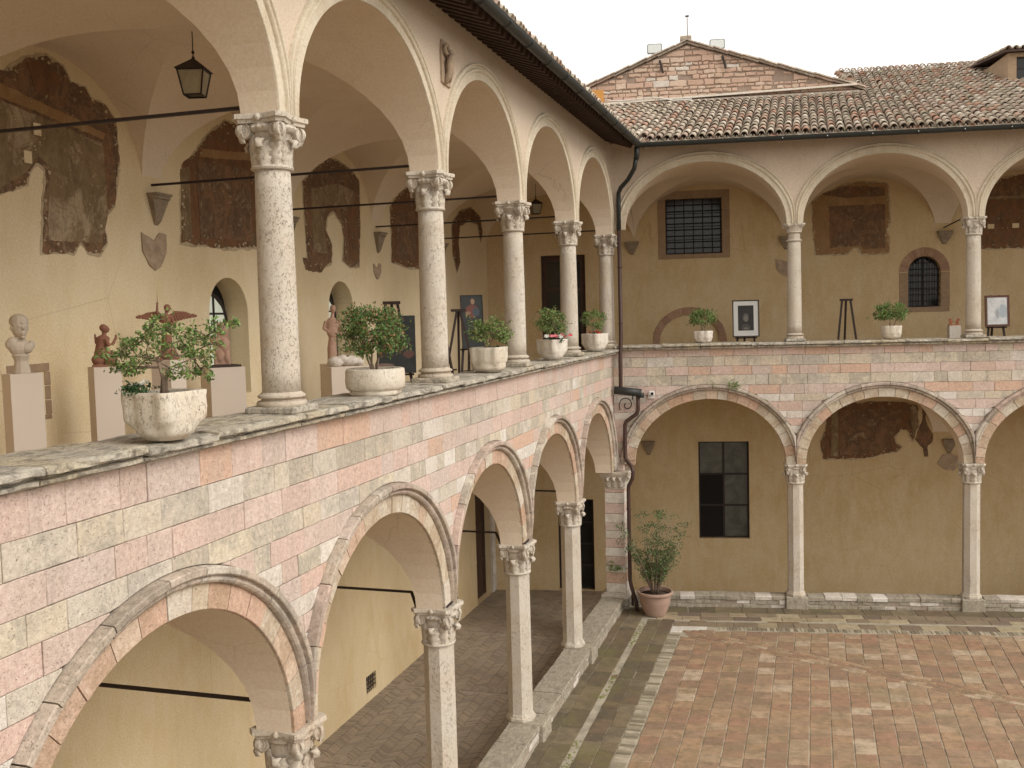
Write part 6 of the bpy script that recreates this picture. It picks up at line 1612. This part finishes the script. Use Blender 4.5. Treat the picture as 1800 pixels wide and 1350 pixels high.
# 3 winged figure
P = (-3.2, 9.24, GF); plinth(P, .28, .28, 1.27, face(P, .9), 'pale painted plinth behind the spreading shrub, under the winged figure')
wing = lambda s: [('t', [(s*.03, .03, .50), (s*.10, .05, .56), (s*.22, .05, .55), (s*.33, .04, .50)], [.018, .022, .018, .008])] + [('t', [(s*(.05+.03*k), .05, .545-.002*k), (s*(.075+.034*k), .045, .445+.008*k)], [.020, .013]) for k in range(9)]
sculpt('winged_figure', 'dark clay winged figure raising a sword, partly hidden behind the shrub', (P[0], P[1], GF+1.27), face(P, -.1), [
    ('x', (-.13, .13, -.10, .10, 0, .02)), ('b', (-.04, 0, .08), (.06, .06, .07)), ('b', (.05, -.02, .07), (.05, .06, .055)), ('t', [(-.02, 0, .03), (-.01, 0, .18), (0, 0, .33), (0, 0, .42)], [.075, .065, .055, .045]), ('b', (0, 0, .46), (.062, .045, .06)), ('b', (0, 0, .51), (.065, .04, .03)),
    ('t', [(0, 0, .53), (.008, 0, .57)], [.022, .02]), ('b', (.015, -.005, .61), (.035, .04, .045)), ('b', (.015, .01, .622), (.040, .042, .040)), ('b', (.005, -.045, .605), (.008, .01, .008)),
    ('t', [(-.05, 0, .52), (-.10, -.01, .55), (-.095, -.01, .64)], [.022, .019, .013]), ('b', (-.093, -.01, .655), (.014, .014, .018)), ('t', [(-.093, -.01, .63), (-.088, -.01, .82)], [.007, .004]), ('t', [(-.115, -.01, .675), (-.07, -.01, .675)], [.005, .005]),
    ('t', [(.06, 0, .51), (.085, -.03, .43), (.04, -.07, .40)], [.022, .018, .014]), ('t', [(.08, -.03, .02), (.09, -.03, .10), (.085, -.02, .14)], [.03, .018, .01])] + wing(-1) + wing(1), 'terracotta', .006, 2)
# 4 broken relief slab
P = (-3.2, 10.38, GF); plinth(P, .46, .40, 1.12, face(P, .33), 'wider pale painted plinth under the broken clay relief')
sculpt('relief_fragment', 'broken pale clay relief slab standing in front of the first arched niche', (P[0], P[1], GF+1.15), face(P, .15), [
    ('x', (-.10, .10, -.05, .04, 0, .30)), ('x', (-.05, .09, -.045, .035, .28, .55)), ('b', (.02, -.03, .46), (.062, .055, .08)), ('b', (-.08, -.02, .32), (.07, .04, .06)), ('b', (.03, -.04, .25), (.06, .045, .10)), ('b', (-.03, -.04, .12), (.05, .04, .10)), ('b', (.06, -.04, .10), (.04, .04, .09)), ('t', [(-.1, -.04, .30), (0, -.06, .24), (.08, -.05, .30)], [.025, .022, .02])], 'relief', .009, 2)
MB().box(-.19, .20, -.16, .16, 0, .028, b=.006).obj('base_board', M['wood'], label='dark board under the clay relief on the wide plinth', cat='board', loc=(P[0], P[1], GF+1.12), rot=face(P, .33))
# 5 standing clay figure and white stone by the second niche
P = (-3.15, 13.45, GF); plinth(P, .34, .3, 1.0, face(P, .5), 'plinth behind the low basin, under the small clay torso')
sculpt('clay_figure', 'small reddish clay figure standing behind the brown leaved shrub', (P[0], P[1], GF+1.0), face(P, .1), [
    ('x', (-.1, .1, -.08, .08, 0, .02)), ('t', [(-.02, 0, 0), (-.02, 0, .25), (0, 0, .45)], [.08, .075, .06]), ('b', (0, 0, .62), (.11, .07, .12)), ('b', (-.01, -.03, .50), (.09, .06, .10)), ('t', [(0, 0, .72), (.01, 0, .80)], [.035, .03]), ('b', (.015, -.01, .87), (.05, .055, .068)), ('b', (.01, -.065, .865), (.009, .012, .014)), ('t', [(-.1, 0, .68), (-.14, -.02, .56), (-.06, -.07, .50)], [.032, .028, .02]), ('t', [(.1, 0, .68), (.13, -.02, .54), (.12, -.05, .42)], [.032, .028, .02])], 'relief', .011, 2)
P = (-2.75, 13.05, GF); plinth(P, .62, .44, .98, face(P, .35), 'low white plinth under the rough white stone, left of the basin', 'pedestal')
sculpt('carved_stone', 'rough white stone block lying behind the low round basin', (P[0], P[1], GF+.98), face(P, .35), [('b', (-.16, 0, .07), (.13, .13, .09)), ('b', (.05, 0, .08), (.17, .14, .09)), ('b', (.2, 0, .06), (.10, .12, .07)), ('b', (-.05, -.03, .12), (.10, .09, .06))], 'white', .014, 1)
# hands on a small plinth, facing wing
MB().box(-.12, .12, -.10, .10, 0, 1.22, b=.003).obj('plinth', M['planter_white'], label='small white plinth under the orange clay hands at the right', cat='plinth', group='painted plinths in the gallery', loc=FRp(7.52, 1.8, GF), rot=SK)
hand = lambda s: [('t', [(s*.065, 0, 0), (s*.075, 0, .05), (s*.07, 0, .085)], [.026, .022, .03])] + [('t', [(s*(.050+.014*k), -.004*k, .085), (s*(.058+.020*k), -.012, .125+.01*(k in (1, 2))), (s*(.056+.022*k), -.022, .150+.012*(k in (1, 2)))], [.009, .008, .006]) for k in range(4)] + [('t', [(s*.048, -.01, .06), (s*.022, -.03, .10)], [.010, .007])]
sculpt('clay_hands', 'pair of orange clay hands reaching up on a white plinth', FRp(7.52, 1.8, GF+1.22), SK, [('x', (-.12, .12, -.06, .06, 0, .02))] + hand(-1) + hand(1), 'handclay', .006, 1)

# ================================================================== easels and pictures
def easel(P, rz, label, h=1.85, w=.62, spread=.5, shelf=.72, topbar=True, tw=.09):
    t = thing('easel', label, 'easel', FW, P, rz, group='wooden easels in the gallery')
    for s in (-1, 1): MB().bar((s*w/2, -.12, 0), (s*tw, .10, h), .045, .03).obj('leg', M['wood'], t)
    MB().bar((0, spread, 0), (0, .13, h-.02), .045, .03).obj('leg', M['wood'], t)
    f = shelf/h; x = w/2+(tw-w/2)*f; y = -.12+.22*f
    MB().box(-x-.06, x+.06, y-.07, y-.005, shelf-.02, shelf+.01).obj('shelf', M['wood'], t)
    if topbar: MB().box(-.14, .14, .06, .14, h-.03, h+.02).obj('top_bar', M['wood'], t)
    MB().bar((-x*1.25, y-.05, shelf*.6), (x*1.25, y-.05, shelf*.6), .02, .02).obj('cross_bar', M['wood'], t)
    return t
def m_portrait(name, back, blobs, scale):
    """flat picture: soft elliptical areas of paint in object space"""
    t = NT(name); tc = t.n('ShaderNodeTexCoord'); sp = t.n('ShaderNodeSeparateXYZ'); t.l(tc.outputs['Object'], sp.inputs[0])
    no = t.noise(7, 6, .7); col = t.mix(t.ramp(no, [(.35, 0.0), (.7, .8)]), back, sc3(back, 2.0)); wob = t.math('MULTIPLY', t.math('SUBTRACT', t.noise(16, 4, .6), .5), .9)
    for (cx, cz, rx, rz_, c) in blobs:
        dx = t.math('DIVIDE', t.math('SUBTRACT', sp.outputs[0], cx), rx); dz = t.math('DIVIDE', t.math('SUBTRACT', sp.outputs[2], cz), rz_)
        d = t.math('ADD', t.math('ADD', t.math('MULTIPLY', dx, dx), t.math('MULTIPLY', dz, dz)), wob)
        col = t.mix(t.ramp(d, [(.55, 1.0), (1.0, 0.0)]), col, c)
    return t.done(col, .45, no, .1, .004, .4)
def picture(P, rz, w, h, label, img, frame=None, fw=.03, mat_w=0.0, tilt=.10):
    t = thing('picture', label, 'picture', FW, P, rz, group='pictures shown on easels'); T = Matrix.Rotation(-tilt, 4, 'X')
    def put(o): o.matrix_local = T
    put(MB().box(-w/2, w/2, -.012, .012, 0, h).obj('board', M['black'], t))
    if frame:
        m = MB().box(-w/2-fw, w/2+fw, -.03, .015, -fw, 0).box(-w/2-fw, w/2+fw, -.03, .015, h, h+fw).box(-w/2-fw, -w/2, -.03, .015, 0, h).box(w/2, w/2+fw, -.03, .015, 0, h); put(m.obj('frame', M[frame], t))
    if mat_w: put(MB().box(-w/2+.001, w/2-.001, -.016, -.013, .001, h-.001).obj('mount', M['whitepaint'], t))
    q = mat_w; o = MB().box(-w/2+q+.002, w/2-q-.002, -.020, -.0165, q*1.2+.002, h-q+-.002).obj('print', img, t); put(o)
    return t
img1 = m_portrait('dark portrait print', (.016, .013, .012), [(0, .42, .075, .11, (.11, .10, .085)), (0, .40, .05, .08, (.17, .155, .13)), (0, .19, .11, .10, (.07, .06, .05)), (.0, .17, .06, .03, (.16, .14, .12))], 1)
img2 = m_portrait('dim painting', (.020, .022, .022), [(.05, .45, .13, .10, (.09, .07, .05)), (-.18, .13, .16, .035, (.20, .14, .11)), (.2, .30, .10, .07, (.12, .06, .05)), (-.05, .62, .2, .10, (.05, .05, .045))], 1)
img3 = m_portrait('saint painting', (.016, .019, .018), [(.0, .72, .15, .14, (.17, .05, .035)), (.02, .91, .045, .065, (.34, .20, .12)), (-.08, .68, .06, .04, (.28, .16, .10)), (.08, .70, .08, .10, (.05, .07, .09))], 1)
img4 = m_portrait('pale print', (.62, .64, .66), [(.0, .24, .05, .12, (.45, .47, .50)), (.12, .30, .09, .18, (.50, .56, .62))], 1)
# left gallery
P = (-2.3, 13.85, GF); easel(P, face(P, -.05), 'dark easel behind the shrub with brown leaves, holding the large dim painting', 1.95, .8, .5, .80)
picture((P[0]+.10, P[1]-.10, GF+.82), face(P, -.05), .62, .92, 'large dim unframed painting on the easel left of the second upper column', img2, tilt=.12)
P = (-2.2, 15.75, GF); easel(P, face(P, .9), 'dark easel mostly hidden behind the second upper column', 2.05, .7, .5, .75)
P = (-2.2, 16.75, GF); easel(P, face(P, .05), 'tall dark easel right of the second upper column', 1.82, .80, .6, .62, True, .025)
P2 = (-2.2, 17.55, GF); picture((P2[0], P2[1], GF+1.08), face(P2, .25), .42, 1.02, 'tall dark painting of a robed saint right of the second upper column', img3, 'wood', .012, tilt=.08)
easel((-2.25, 17.62, GF), face(P2, .25), 'dark easel carrying the tall painting of a robed saint', 1.9, .6, .4, 1.06, False)
# facing gallery
P = FRp(2.98, 1.8, GF); picture(FRp(2.98, 1.78, GF+1.09), SK+.02, .555, .80, 'framed dark portrait print with wide white mount on an easel', img1, 'wood', .022, .10, tilt=.09)
easel(FRp(2.98, 1.86, GF), SK+.02, 'easel under the framed dark portrait', 1.85, .62, .5, 1.05, False)
easel(FRp(5.22, 1.8, GF), SK, 'empty dark easel between the two facing parapet planters', 1.86, .62, .5, .55)
picture(FRp(8.43, 1.78, GF+1.22), SK, .42, .60, 'small pale drawing in a reddish wooden frame at the right edge', img4, 'reddish', .045, tilt=.09)
easel(FRp(8.43, 1.86, GF), SK, 'easel under the small pale drawing at the right edge', 1.87, .52, .5, 1.16, False)
